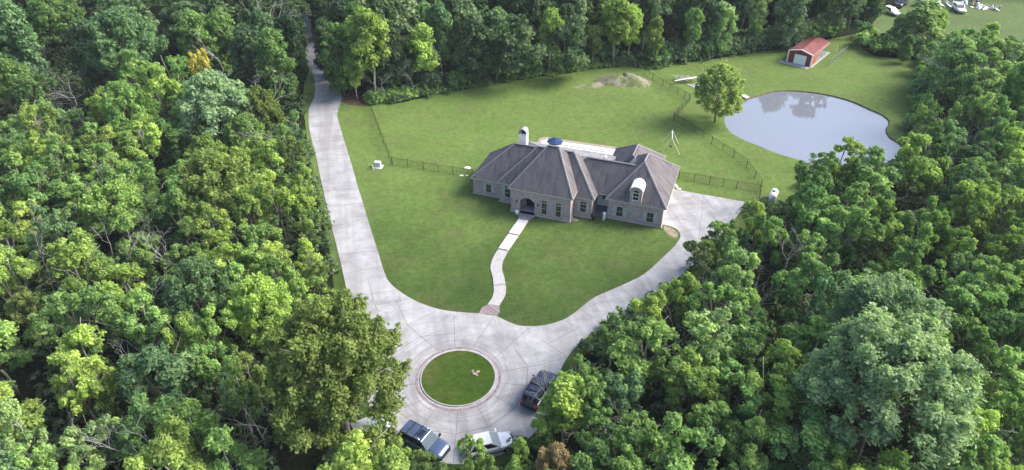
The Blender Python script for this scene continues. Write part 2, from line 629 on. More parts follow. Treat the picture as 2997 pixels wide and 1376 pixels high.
LEFT = [(-400, -400), (905, -400), (905, 80), (893, 118), (892, 150), (905, 180), (880, 190), (872, 215), (880, 250), (893, 300), (896, 330), (880, 356), (888, 398), (915, 411), (915, 453), (913, 487),
        (928, 525), (935, 560), (950, 601), (965, 657), (950, 698), (984, 784), (985, 824), (955, 855), (950, 900), (1001, 900), (1067, 941), (1108, 976), (1150, 1020),
        (1172, 1060), (1176, 1111), (1172, 1224), (1136, 1257), (1155, 1267), (1197, 1310), (1250, 1330), (1301, 1345), (1330, 1376), (1330, 1800), (-400, 1800)]
BOT = [(1250, 1345), (1330, 1345), (1330, 1330), (1345, 1285), (1400, 1268), (1451, 1290), (1452, 1340), (1462, 1376), (1462, 1800), (1250, 1800)]
RIGHT = zm(1900, 60, 2.1122, [(1315, 95), (1300, 160), (1400, 215), (1560, 235), (1700, 240), (1705, 265), (1640, 375), (1640, 480), (1600, 560), (1600, 640), (1640, 720), (1590, 770),
                              (1540, 790), (1420, 800), (1290, 870), (1270, 850), (1260, 800), (1170, 780), (1090, 830), (1040, 830), (985, 850), (950, 920), (910, 1010), (880, 1070),
                              (830, 1080), (800, 1120), (640, 1110)]) + \
    [(2175, 600), (2143, 640), (2120, 655), (2085, 680), (2035, 705), (2030, 740), (2000, 765), (1900, 775), (1880, 840), (1872, 870), (1790, 865), (1770, 890), (1722, 930),
     (1686, 985), (1700, 1030), (1690, 1085), (1686, 1111), (1658, 1107), (1606, 1121), (1583, 1126), (1555, 1168), (1515, 1196), (1520, 1240), (1560, 1262), (1552, 1280), (1500, 1265), (1475, 1285), (1478, 1310),
     (1455, 1345), (1455, 1800), (3400, 1800), (3400, 80), (2997, 120), (2900, 90), (2850, 72), (2780, 85), (2735, 90), (2730, 40), (2700, 8), (2650, 6), (2640, 30), (2620, 24), (2600, 10), (2600, -400), (2160, -400)]
RIGHT2 = [(2160, -400), (2600, -400), (2600, 10), (2620, 24), (2600, 60), (2520, 110), (2400, 110), (2160, 140)]
TOPR = [(2880, -300), (3400, -300), (3400, 60), (2997, 42), (2950, 38), (2905, 20), (2880, 8)]
BACK = [(905, -400), (2610, -400), (2600, 20), (2530, 105), (2440, 118), (2325, 140), (2210, 158), (2095, 176), (1980, 192), (1915, 208), (1840, 193), (1722, 208), (1630, 222), (1460, 245), (1280, 280), (1165, 306), (1080, 312),
        (1075, 285), (1000, 275), (985, 255), (948, 215), (945, 180), (935, 140), (915, 100), (905, 60)]
ZONES = [LEFT, BOT, RIGHT, RIGHT2, BACK, TOPR]
DRYARD = WL([(1000, 282), (1075, 290), (1090, 312), (1010, 300)])


def treezone(px, py):
    return any(inpoly(px, py, z) for z in ZONES)


# ------------------------------------------------------------------ ground
def ground():
    """One sheet to the horizon with the pond cut out of it."""
    S = 1500
    outer = [(-S, -200), (S, -200), (S, 2500), (-S, 2500)]
    n = len(pond_w)
    vs = [Vector(p) for p in outer] + [Vector((p.x, p.y)) for p in pond_w]
    edges = [(i, (i + 1) % 4) for i in range(4)] + [(4 + i, 4 + (i + 1) % n) for i in range(n)]
    v, e, f, *_ = delaunay_2d_cdt(vs, edges, [], 0, 1e-4)
    mb = MB()
    mb.v = [(p.x, p.y, 0) for p in v]
    for t in f:
        cx = sum(v[i].x for i in t) / len(t)
        cy = sum(v[i].y for i in t) / len(t)
        if not inpoly(cx, cy, [(p.x, p.y) for p in pond_w]):
            mb.f.append(tuple(t))
            mb.m.append(0)
            mb.uv.append(None)
    return mb.build('ground', M['lawn'], None, 'structure')


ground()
# pond: bank and water
cen = sum((Vector((p.x, p.y, 0)) for p in pond_w), Vector()) / len(pond_w)
mb = MB()
n = len(pond_w)
rs = random.Random(5)
ring0 = [Vector((p.x, p.y, 0.0)) for p in pond_w]


def inset(ring, d, z):
    out = []
    m = len(ring)
    for i in range(m):
        t = (ring[(i + 1) % m] - ring[i - 1]).normalized()
        nn = Vector((-t.y, t.x, 0))
        if (cen - ring[i]).dot(nn) < 0:
            pass
        q = ring[i] + nn * d
        out.append(Vector((q.x, q.y, z)))
    return out


area = sum(ring0[i].x * ring0[(i + 1) % n].y - ring0[(i + 1) % n].x * ring0[i].y for i in range(n))
sgn = 1 if area > 0 else -1
ring1 = inset(ring0, 0.22 * sgn, -0.30)
ring2 = inset(ring0, 1.0 * sgn, -0.9)
for a, b in ((ring0, ring1), (ring1, ring2)):
    for i in range(n):
        j = (i + 1) % n
        mb.face([a[i], a[j], b[j], b[i]])
mb.build('pond_bank', M['mud'], None, 'structure')
sheet('pond_water', inset(ring0, 0.10 * sgn, 0), -0.20, M['water'])

# lawns
front = WL(smooth(DR_IN_L[:19][::-1], 3) + [(1404, 918), (1456, 927)] + smooth(DR_IN_R[::-1], 3) + [(1969, 554), (1983, 540), (1985, 500), (1390, 505), (1147, 470), (1100, 380), (1060, 275)])
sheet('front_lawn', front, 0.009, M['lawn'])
back = WL([(1074, 275), (1147, 470), (1390, 505), (1985, 500), (1983, 540), (1969, 554), (2184, 592), (2260, 640), (2500, 650), (2560, 500)]) + \
    WL([(2530, 470)])
backpoly = [W(1074, 275), W(1147.5, 478), W(1390, 512), W(1985, 520), W(2184, 592), W(2250, 650), W(2420, 620), W(2500, 500)]
# the back lawn runs round the pond: build it as a triangulated sheet with the pond cut out
def lawn_with_hole(name, poly, z, mat):
    vs = [Vector((p[0], p[1])) for p in poly] + [Vector((p.x, p.y)) for p in pond_w]
    m, k = len(poly), len(pond_w)
    edges = [(i, (i + 1) % m) for i in range(m)] + [(m + i, m + (i + 1) % k) for i in range(k)]
    v, e, f, *_ = delaunay_2d_cdt(vs, edges, [], 0, 1e-4)
    mb = MB()
    mb.v = [(p.x, p.y, z) for p in v]
    P0 = [(p[0], p[1]) for p in poly]
    P1 = [(p.x, p.y) for p in pond_w]
    for t in f:
        cx = sum(v[i].x for i in t) / len(t)
        cy = sum(v[i].y for i in t) / len(t)
        if inpoly(cx, cy, P0) and not inpoly(cx, cy, P1):
            mb.f.append(tuple(t))
            mb.m.append(0)
            mb.uv.append(None)
    return mb.build(name, mat, None, 'structure')


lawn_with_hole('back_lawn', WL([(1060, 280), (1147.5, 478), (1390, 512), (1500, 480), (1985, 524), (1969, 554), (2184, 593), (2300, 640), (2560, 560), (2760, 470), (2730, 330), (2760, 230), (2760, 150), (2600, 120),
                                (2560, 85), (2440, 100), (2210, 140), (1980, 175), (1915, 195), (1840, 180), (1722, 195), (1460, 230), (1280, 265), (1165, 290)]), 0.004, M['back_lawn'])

# forest floor sheets under the woods
FL = WL([(-900, 1700), (-900, -60), (872, 40), (880, 95), (890, 118), (892, 174), (905, 208), (890, 242), (885, 318), (893, 356), (897, 398), (905, 453), (916, 502), (930, 566), (945, 647), (970, 760), (975, 824), (985, 905),
         (1010, 1000), (1025, 1090), (1040, 1190), (1090, 1300), (1180, 1370), (1260, 1400), (1300, 1700)])
sheet('forest_floor', FL, 0.004, M['floor'])
FR = WL([(1380, 1700), (1390, 1385), (1460, 1362), (1520, 1335), (1590, 1280), (1650, 1200), (1685, 1110), (1700, 1050), (1760, 990), (1830, 950), (1960, 875), (2060, 800), (2140, 710), (2210, 645), (2330, 610),
         (2480, 560), (2640, 470), (2690, 400), (2690, 330), (2665, 270), (2700, 180), (2640, 172), (2560, 165), (2520, 140), (2525, 110), (2720, 85), (2800, 110), (2920, 125), (3100, 150), (3700, 200), (3700, 1700)])
sheet('forest_floor_east', FR, 0.008, M['floor'])
FB = WL([(905, 30), (915, 95), (935, 125), (945, 175), (955, 205), (965, 228), (1000, 262), (1003, 285), (1060, 302), (1165, 302), (1280, 277), (1460, 242), (1630, 218), (1722, 204), (1840, 189), (1915, 204), (1980, 188), (2095, 172), (2210, 154),
         (2325, 136), (2440, 112), (2530, 95), (2570, 50), (2640, -5), (2640, -60), (905, -60)])
sheet('forest_floor_north', FB, 0.008, M['floor'])
sheet('far_field', WL([(2560, 120), (2740, 100), (2900, 120), (3100, 160), (3700, 200), (3600, -250), (2500, -250)]), 0.006, M['far_field'])
sheet('mulch_bed', WL([(1000, 268), (1075, 276), (1082, 300), (1060, 312), (1020, 308), (998, 296)]), 0.013, M['mulch'])
sheet('bare_ground', WL(smooth([(1944, 661), (1962, 667), (1978, 677), (1984, 688), (1978, 697), (1960, 688), (1945, 676)], 3, True)), 0.010, M['bare_earth'])

# driveway
conc = concrete_mat('driveway_concrete', (0.235, 0.235, 0.248), (0.365, 0.368, 0.38), (0.145, 0.135, 0.148), ring=(ISL_C.x, ISL_C.y), band=(R(-12), 0.55))
sheet('driveway', drive_w, 0.05, conc, thick=0.06)
mb = MB()
J2 = lambda pts: WL(zm(1000, 820, 2.127, pts))
JJ = [J2(a) for a in ([(165, 0), (195, 120), (240, 250), (262, 330)], [(305, 330), (305, 405)], [(340, 130), (408, 280), (490, 350), (600, 440)], [(408, 280), (590, 195)], [(490, 352), (700, 335)], [(698, 215), (706, 435)],
                      [(940, 235), (820, 420)], [(1165, 300), (1050, 400), (945, 495)], [(1075, 430), (1160, 540), (1150, 660), (1085, 795), (915, 915), (710, 960), (560, 940)], [(970, 640), (1170, 662)],
                      [(985, 575), (1250, 525), (1400, 480)], [(1240, 370), (1400, 478)], [(1290, 395), (1470, 300)], [(1390, 255), (1470, 300)], [(950, 722), (1085, 795)], [(845, 790), (915, 915)],
                      [(722, 815), (712, 960), (695, 1140)], [(590, 800), (515, 895)], [(510, 745), (400, 790)], [(360, 825), (420, 870)], [(370, 658), (470, 648)], [(490, 352), (340, 450)], [(205, 160), (410, 120)])]
for a in JJ:
    ribbon(mb, a, 0.05, 0.056)
J3 = [((945, 560), (1052, 550)), ((968, 665), (1076, 640)), ((985, 745), (1105, 735)), ((1003, 803), (1120, 780)), ((956, 605), (1062, 595)), ((925, 455), (1020, 452)), ((931, 490), (1030, 486)), ((915, 415), (1007, 412)), ((905, 360), (992, 358)), ((1020, 870), (1165, 850))]
for a, b in J3:
    ribbon(mb, WL([a, b]), 0.05, 0.056)
J4 = [((1973, 722), (2040, 770)), ((1700, 905), (1760, 950)), ((1815, 838), (1870, 890)), ((1990, 690), (2150, 720)), ((2060, 570), (2040, 740)), ((1945, 640), (2130, 655)), ((2157, 586), (2128, 650))]
for a, b in J4:
    ribbon(mb, WL([a, b]), 0.04, 0.056)
mb.build('driveway_joints', M['joint'], None, 'structure')

# turning-circle island: lawn disc, pale kerb, brick band
isl = empty('circular_island', (ISL_C.x, ISL_C.y, 0))
tag(isl, 'round grass island ringed by pale kerb and brick band in the turning circle', 'island')


def disc(name, r0, r1, z0, z1, mat, parent, n=72):
    mb = MB()
    for k in range(n):
        a, b = 2 * math.pi * k / n, 2 * math.pi * (k + 1) / n
        c = lambda r, t, z: (r * math.cos(t), r * math.sin(t), z)
        if r0 > 0:
            mb.face([c(r0, a, z1), c(r1, a, z1), c(r1, b, z1), c(r0, b, z1)])
            mb.face([c(r0, b, z0), c(r0, a, z0), c(r0, a, z1), c(r0, b, z1)][::-1])
        else:
            mb.face([(0, 0, z1), c(r1, a, z1), c(r1, b, z1)])
        mb.face([c(r1, a, z0), c(r1, b, z0), c(r1, b, z1), c(r1, a, z1)])
    return mb.build(name, mat, parent)


disc('lawn', 0, ISL_R + 0.02, 0, 0.14, M['island_lawn'], isl)
disc('kerb', ISL_R, ISL_R + 0.10, 0, 0.17, M['conc_w2'], isl)
disc('gutter', ISL_R + 0.10, ISL_R + 0.36, 0, 0.066, M['conc_w3'], isl)
disc('brick_band', ISL_R + 0.36, ISL_R + 0.62, 0, 0.063, M['paver'], isl)
rk = WL(zm(1000, 820, 2.127, [(825, 590), (845, 580), (840, 600), (815, 572), (855, 575), (808, 598), (830, 565)]))
for i, (dx, dy, s) in enumerate([(1.0, 0.6, .22), (1.35, 0.7, .16), (1.2, .45, .18), (.8, .75, .14), (1.45, .5, .12), (.85, .4, .15), (1.1, .85, .13)]):
    pass


def rock_mesh(seed, flat=0.6):
    rr = random.Random(seed)
    bm = bmesh.new()
    bmesh.ops.create_icosphere(bm, subdivisions=2, radius=1.0)
    for v in bm.verts:
        v.co *= 0.78 + 0.4 * rr.random()
        v.co.z *= flat
    me = bpy.data.meshes.new('rock')
    bm.to_mesh(me)
    bm.free()
    return me


rockm = [rock_mesh(i) for i in range(4)]
for m_ in rockm:
    m_.materials.append(M['stone'])
rocklab = ['largest stone of the rock cluster on the grass island', 'pale stone on the east side of the island rock cluster', 'small stone at the front of the island rock cluster',
           'small stone on the west side of the island rock cluster', 'stone at the back of the island rock cluster']
for i, (p, s) in enumerate(zip(rk[:5], (.26, .2, .17, .15, .14))):
    o = bpy.data.objects.new('rock', rockm[i % 4])
    COL.objects.link(o)
    o.location = (p.x, p.y, 0.16)
    o.scale = (s, s * 0.8, s)
    o.rotation_euler = (0, 0, i * 1.3)
    tag(o, rocklab[i], 'rock', 'stones in a cluster on the round island')

# front walk
Z6 = lambda pts: WL(zm(1380, 600, 3.381, pts))
walk = empty('garden_walk', Z6([(200, 620)])[0])
tag(walk, 'curving concrete front walk with brick step edges from driveway to porch', 'walkway')


def wpart(name, pts, z, mat, thick=0.1):
    o = sheet(name, pts, z, mat, kind=None, thick=thick)
    o.parent = walk
    o.matrix_parent_inverse = Matrix.Translation(-Vector(walk.location))
    return o


wpart('brick_landing', Z6([(470, 70), (632, 98), (630, 115), (612, 142), (585, 150), (562, 165), (465, 150), (463, 110)]), 0.30, M['paver'], 0.3)
wpart('slab', Z6([(465, 150), (562, 165), (465, 308), (368, 288)]), 0.22, M['conc_w'], 0.22)
wpart('slab', Z6([(365, 293), (462, 312), (363, 456), (268, 435)]), 0.15, M['conc_w'], 0.15)
lft = smooth([(268, 440), (235, 485), (200, 560), (188, 620), (195, 665), (212, 730), (218, 795)], 3)
rgt = smooth([(363, 461), (335, 510), (312, 560), (303, 610), (307, 665), (325, 720), (335, 788)], 3)
wpart('slab', Z6(lft + rgt[::-1]), 0.10, M['conc_w2'])
lft = smooth([(218, 799), (222, 850), (205, 920), (160, 985)], 3)
rgt = smooth([(336, 792), (342, 830), (335, 890), (310, 940), (275, 1000)], 3)
wpart('slab', Z6(lft + rgt[::-1]), 0.06, M['conc_w2'])
wpart('brick_apron', Z6([(160, 987), (275, 1002), (279, 1060), (250, 1106), (160, 1084), (75, 1074), (98, 1022), (130, 1003)]), 0.062, M['paver'], 0.06)
for a, b, z in (((368, 289), (465, 310), 0.235), ((266, 437), (364, 459), 0.165), ((216, 797), (338, 790), 0.11)):
    mbb = MB()
    ribbon(mbb, Z6([a, b]), 0.18, z)
    o = mbb.build('step_edge', M['paver'], walk)
    o.matrix_parent_inverse = Matrix.Translation(-Vector(walk.location))
for a, b in (((240, 548), (315, 553)), ((196, 672), (308, 667))):
    mbb = MB()
    ribbon(mbb, Z6([a, b]), 0.04, 0.103)
    o = mbb.build('joint', M['joint'], walk)
    o.matrix_parent_inverse = Matrix.Translation(-Vector(walk.location))

# ------------------------------------------------------------------ house
HA = R(-19.5)
HO = W(1340 + 540 / 3.4794, 360 + 900 / 3.4794)
house = empty('brick_house', (HO.x, HO.y, 0), HA)
tag(house, 'sprawling one-storey whitewashed brick house with steep dark hipped shingle roofs', 'house')


def HW(u, v, z=0.0):
    return Vector((HO.x + u * math.cos(HA) - v * math.sin(HA), HO.y + u * math.sin(HA) + v * math.cos(HA), z))


# walls
mb = MB()
arch = [(1.34, 0), (1.34, 2.1)] + [(1.34 + 2.12 * k / 10, 2.1 + 0.60 * math.sin(math.pi * k / 10)) for k in range(1, 10)] + [(3.46, 2.1), (3.46, 0)]
out = [(0, 0)] + arch + [(8.58, 0), (8.58, 4.0), (0, 4.0)]
tri = tessellate_polygon([[Vector((a, b, 0)) for a, b in out]])
for side, vv in ((0, 0.0), (1, 0.35)):
    for t in tri:
        q = [out[i] for i in t]
        cr = (q[1][0] - q[0][0]) * (q[2][1] - q[0][1]) - (q[1][1] - q[0][1]) * (q[2][0] - q[0][0])
        if (cr < 0) == (side == 0):
            q = q[::-1]
        mb.face([(a, vv, b) for a, b in q])
for i in range(len(out)):
    a, b = out[i], out[(i + 1) % len(out)]
    mb.face([(a[0], 0, a[1]), (a[0], 0.35, a[1]), (b[0], 0.35, b[1]), (b[0], 0, b[1])])
mb.build('porch_wall', M['brick'], house)
mb = MB()
mb.box(0.003, 1.0, 0.353, 1.75, 0, 3.98)
mb.box(3.8, 8.577, 0.353, 1.75, 0, 3.98)
mb.box(0.003, 8.577, 1.753, 8.0, 0, 3.98)
mb.box(1.003, 3.797, 0.353, 1.75, 3.3, 3.97)
mb.build('wall', M['brick'], house)
mb = MB()
mb.box(-6.77, -2.4, 2.74, 10.2, 0, 2.78)
mb.build('wall', M['brick'], house)
mb = MB()
mb.box(-2.39, -0.003, 1.88, 10.8, 0, 3.32)
mb.build('wall', M['brick'], house)
mb = MB()
mb.box(8.583, 11.06, 1.89, 10.8, 0, 3.32)
mb.build('wall', M['brick'], house)
mb = MB()
mb.box(11.063, 13.077, 5.6, 10.8, 0, 3.38)
mb.build('entry_wall', M['stucco'], house)
mb = MB()
mb.box(13.08, 20.62, 2.87, 14.1, 0, 3.28)
mb.build('wall', M['brick'], house)
mb = MB()
mb.box(11.4, 18.1, 14.103, 17.1, 0, 3.08)
mb.build('wall', M['stucco'], house)
mb = MB()
mb.box(-2.0, 11.3, 10.803, 12.4, 0, 2.9)
mb.build('rear_wall', M['stucco'], house)
# slab edge
mb = MB()
for u0, u1, v0, v1 in ((-6.85, -2.42, 2.66, 10.2), (-2.47, 0.0, 1.80, 9), (-0.08, 8.66, -0.08, 1.70), (8.67, 11.14, 1.81, 9), (13.0, 20.70, 2.79, 14.0)):
    mb.box(u0, u1, v0, v1, 0, 0.17 if u0 != -0.08 else 0.18)
mb.build('foundation', M['found'], house)
mb = MB()
mb.box(1.36, 3.44, -0.30, 1.75, 0.18, 0.30)
mb.build('porch_floor', plain('grey_porch', (0.33, 0.32, 0.36), 0.7, 0.3, 0, 0.15), house)
mb = MB()
mb.box(11.15, 12.99, 2.6, 5.6, 0, 0.14)
mb.build('side_porch_floor', plain('slate_porch', (0.17, 0.16, 0.20), 0.8, 0.3, 0, 0.2), house)
# front door: recessed double door of dark wood with glass
dm = MB()
dm.box(1.75, 3.40, 1.62, 1.75, 0.3, 2.75)
door = dm.build('front_door', M['dark'], house)
dm = MB()
for a in (1.85, 2.65):
    dm.box(a, a + 0.65, 1.59, 1.62, 0.6, 2.5)
dm.build('door_glass', M['glass'], door)


# windows
def window(u0, u1, z0, z1, v, shut='', transom=0.0, arched=False, name='window', cols=2, rows=4, parent=house, sash=0.055, louvre=0.42):
    f = MB()
    w = sash
    f.box(u0 - w, u0, v - 0.05, v + 0.02, z0 - w, z1 + w)
    f.box(u1, u1 + w, v - 0.05, v + 0.02, z0 - w, z1 + w)
    f.box(u0, u1, v - 0.05, v + 0.02, z1, z1 + w)
    f.box(u0 - 0.04, u1 + 0.04, v - 0.10, v + 0.02, z0 - w, z0)
    zt = z1 - transom
    if transom:
        f.box(u0, u1, v - 0.045, v + 0.02, zt - 0.10, zt)
        zt -= 0.10
    f.box(u0, u1, v - 0.04, v + 0.02, (z0 + zt) / 2 - 0.03, (z0 + zt) / 2 + 0.03)
    for i in range(1, cols):
        x = u0 + (u1 - u0) * i / cols
        f.box(x - 0.006, x + 0.006, v - 0.028, v + 0.02, z0, z1)
    for i in range(1, rows):
        if i * 2 == rows:
            continue
        z = z0 + (zt - z0) * i / rows
        f.box(u0, u1, v - 0.027, v + 0.02, z - 0.006, z + 0.006)
    wi = f.build(name, M['trim'] if name != 'dormer_window' else M['white'], parent)
    g = MB()
    g.box(u0 + 0.001, u1 - 0.001, v - 0.02, v + 0.03, z0 + 0.001, z1 - 0.001)
    g.build('pane', M['glass'], wi)
    for s in shut:
        a, b = (u0 - w - 0.02 - louvre, u0 - w - 0.02) if s == 'L' else (u1 + w + 0.02, u1 + w + 0.02 + louvre)
        h = MB()
        h.box(a, b, v - 0.055, v - 0.005, z0 - 0.03, z1 + 0.05)
        zz = z0 + 0.06
        while zz < z1 - 0.1:
            h.box(a + 0.05, b - 0.05, v - 0.075, v - 0.055, zz, zz + 0.05)
            zz += 0.11
        h.box(a, b, v - 0.08, v - 0.055, (z0 + z1) / 2 - 0.04, (z0 + z1) / 2 + 0.04)
        h.build('shutter', M['shutter'], wi)
    return wi


window(-4.74, -4.0, 0.70, 1.98, 2.74, 'LR', louvre=0.40)
window(-1.52, -0.78, 1.05, 2.76, 1.88, 'LR', transom=0.28, louvre=0.38)
window(4.52, 5.22, 0.65, 2.78, 0.0, transom=0.30, rows=6)
window(6.56, 7.26, 0.65, 2.76, 0.0, transom=0.30, rows=6)
window(9.48, 10.28, 0.95, 2.55, 1.89, 'LR', transom=0.30, louvre=0.36)
window(14.37, 15.22, 0.70, 2.18, 2.87, 'LR', louvre=0.44)
window(18.55, 19.42, 0.67, 2.14, 2.87, 'LR', louvre=0.44)
wl = window(11.75, 12.7, 1.3, 2.5, 5.6, rows=2)
# two white garage doors in the east wall
for v0 in (4.2, 8.8):
    g = MB()
    g.box(20.62, 20.66, v0, v0 + 3.0, 0.18, 2.35)
    for k in range(1, 4):
        g.box(20.66, 20.675, v0, v0 + 3.0, 0.18 + k * 0.54 - 0.02, 0.18 + k * 0.54 + 0.02)
    g.build('garage_door', M['white'], house)


# roofs
def hip(mb, u0, u1, v0, v1, ze, A, B, along='u', ov=0.0, th=0.16, left_gable=False):
    """Hipped roof solid: eaves rectangle, ridge A-B (u, v, z). Roof faces carry slope-aligned UVs."""
    fl, fr, br, bl = Vector((u0, v0, ze)), Vector((u1, v0, ze)), Vector((u1, v1, ze)), Vector((u0, v1, ze))
    A, B = Vector(A), Vector(B)
    if along == 'u':
        fs = [[fl, fr, B, A], [fr, br, B], [br, bl, A, B], [bl, fl, A]]
    else:
        fs = [[fl, fr, A], [fr, br, B, A], [br, bl, B], [bl, fl, A, B]]
    for q in fs:
        e = (q[1] - q[0]).normalized()
        nn = (q[1] - q[0]).cross(q[2] - q[0]).normalized()
        s = nn.cross(e)
        mb.face(q, 0, [((p - q[0]).dot(e) + q[0].x * 1.7 + q[0].y, (p - q[0]).dot(s)) for p in q])
    d = Vector((0, 0, -th))
    c = [fl, fr, br, bl]
    for i in range(4):
        a, b = c[i], c[(i + 1) % 4]
        mb.face([a, b, b + d, a + d][::-1], 1)
    mb.face([p + d for p in c][::-1], 1)


mbr = MB()
caps = []
vents = []


def roofpart(*a, hips=(), **k):
    hip(mbr, *a, **k)


hip(mbr, -7.02, 6.0, 2.40, 10.1, 2.79, (-1.55, 6.25, 7.43), (2.5, 6.25, 7.43))
hip(mbr, -2.70, 11.46, 1.53, 9.3, 3.36, (2.15, 5.4, 8.05), (7.31, 5.4, 8.05))
hip(mbr, -0.32, 8.93, -0.36, 8.3, 4.03, (4.02, 3.95, 9.25), (5.50, 3.95, 9.25))
hip(mbr, 7.9, 16.8, 3.38, 9.6, 3.42, (8.9, 6.45, 7.05), (16.6, 6.45, 7.05))
hip(mbr, 12.74, 21.03, 2.52, 14.5, 3.33, (16.90, 6.31, 7.88), (16.98, 8.75, 7.88), along='v')
hip(mbr, 10.88, 18.5, 9.2, 17.5, 3.10, (14.66, 10.2, 6.35), (14.72, 13.7, 6.35), along='v')
roof = mbr.build('roof', [M['shingle'], M['trim']], house)
mbp = MB()
hip(mbp, -2.75, 11.9, 3.6, 15.62, 2.92, (3.0, 8.0, 6.15), (11.6, 8.0, 6.15))
mbp.build('patio_roof', [shingle_mat('weathered_shingle', (0.225, 0.225, 0.24)), M['trim']], house)


def cap(p, q, w=0.16, mat='ridge', name='ridge_cap'):
    """Overlapping cap shingles along a hip or ridge."""
    p, q = Vector(p), Vector(q)
    d = (q - p).normalized()
    s = d.cross(Vector((0, 0, 1))).normalized() * w
    up = s.cross(d).normalized()
    if up.z < 0:
        up = -up
    m = MB()
    o = up * 0.045
    lo = -up * (w * 0.55)
    a = [p - s + lo + o, p + o * 1.4, p + s + lo + o]
    b = [q - s + lo + o, q + o * 1.4, q + s + lo + o]
    m.face([a[0], a[1], b[1], b[0]])
    m.face([a[1], a[2], b[2], b[1]])
    m.build(name, M[mat], roof)


for p, q in (((-7.02, 2.4, 2.79), (-1.55, 6.25, 7.43)), ((-7.02, 10.1, 2.79), (-1.55, 6.25, 7.43)), ((-1.55, 6.25, 7.43), (1.5, 6.25, 7.43)),
             ((-2.70, 1.53, 3.36), (2.15, 5.4, 8.05)), ((2.15, 5.4, 8.05), (4.2, 5.4, 8.05)), ((-0.32, -0.36, 4.03), (4.02, 3.95, 9.25)), ((4.02, 3.95, 9.25), (5.5, 3.95, 9.25)),
             ((8.93, -0.36, 4.03), (5.5, 3.95, 9.25)), ((11.46, 1.53, 3.36), (7.31, 5.4, 8.05)), ((5.6, 5.4, 8.05), (7.31, 5.4, 8.05)), ((8.9, 6.45, 7.05), (15.8, 6.45, 7.05)),
             ((12.74, 2.52, 3.33), (16.90, 6.31, 7.88)), ((21.03, 2.52, 3.33), (16.90, 6.31, 7.88)), ((16.90, 6.31, 7.88), (16.98, 8.75, 7.88)), ((21.03, 14.5, 3.33), (16.98, 8.75, 7.88)),
             ((10.88, 17.5, 3.1), (14.72, 13.7, 6.35)), ((18.5, 17.5, 3.1), (14.72, 13.7, 6.35)), ((14.66, 10.2, 6.35), (14.72, 13.7, 6.35))):
    cap(p, q)
# dark ridge vents lying just under the ridges
for p, q in (((-1.35, 6.10, 7.32), (0.85, 6.10, 7.32)), ((2.3, 5.25, 7.94), (3.25, 5.25, 7.94)), ((4.15, 3.80, 9.14), (5.35, 3.80, 9.14)), ((6.3, 5.25, 7.94), (7.2, 5.25, 7.94)),
             ((9.3, 6.30, 6.94), (15.3, 6.30, 6.94)), ((16.76, 6.5, 7.78), (16.84, 8.6, 7.78)), ((17.06, 6.5, 7.78), (17.14, 8.6, 7.78)), ((14.5, 10.4, 6.27), (14.56, 13.5, 6.27)), ((14.82, 10.4, 6.27), (14.88, 13.5, 6.27))):
    m = MB()
    m.tube([p, q], 0.075, 4)
    m.build('ridge_vent', M['black'], roof)
m = MB()
m.lathe(10.9, 9.6, [(0.16, 5.1), (0.16, 5.75), (0.22, 5.76), (0.22, 5.85), (0.05, 5.92)], 10)
m.build('roof_vent', M['white'], roof)
# white gable flashing between the rear wings
m = MB()
m.prism([(14.55, 8.6), (15.35, 8.6), (15.35, 8.75), (14.55, 8.75)], 5.2, 5.9)
m.hexa([(14.55, 8.6, 5.9), (15.35, 8.6, 5.9), (15.35, 8.75, 5.9), (14.55, 8.75, 5.9), (15.3, 8.6, 7.15), (15.35, 8.6, 7.15), (15.35, 8.75, 7.15), (15.3, 8.75, 7.15)])
m.build('gable', M['tin'], house)
# chimney with arched metal cap
m = MB()
m.box(-1.38, -0.28, 7.35, 8.25, 3.0, 8.25)
m.box(-1.42, -0.24, 7.31, 8.29, 8.25, 8.35)
ch = m.build('chimney', M['stucco'], house)
m = MB()
N_ = 10
for k in range(N_):
    a0, a1 = math.pi * k / N_, math.pi * (k + 1) / N_
    c = lambda a, rr, v: (-0.83 + rr * math.cos(a), v, 8.62 + rr * 0.95 * math.sin(a))
    for r_, fl_ in ((0.57, False), (0.50, True)):
        q = [c(a0, r_, 7.28), c(a1, r_, 7.28), c(a1, r_, 8.32), c(a0, r_, 8.32)]
        m.face(q[::-1] if fl_ else q)
    m.face([c(a0, 0.50, 7.28), c(a1, 0.50, 7.28), c(a1, 0.57, 7.28), c(a0, 0.57, 7.28)][::-1])
m.box(-1.40, -1.33, 7.28, 8.32, 8.35, 8.62)
m.box(-0.33, -0.26, 7.28, 8.32, 8.35, 8.62)
m.build('chimney_cap', M['galv'], ch)
m = MB()
m.lathe(-0.83, 7.8, [(0.2, 8.35), (0.2, 8.8), (0.25, 8.8), (0.25, 8.85)], 12)
m.box(-1.3, -0.36, 8.1, 8.14, 8.35, 8.9)
m.build('flue', M['black'], ch)
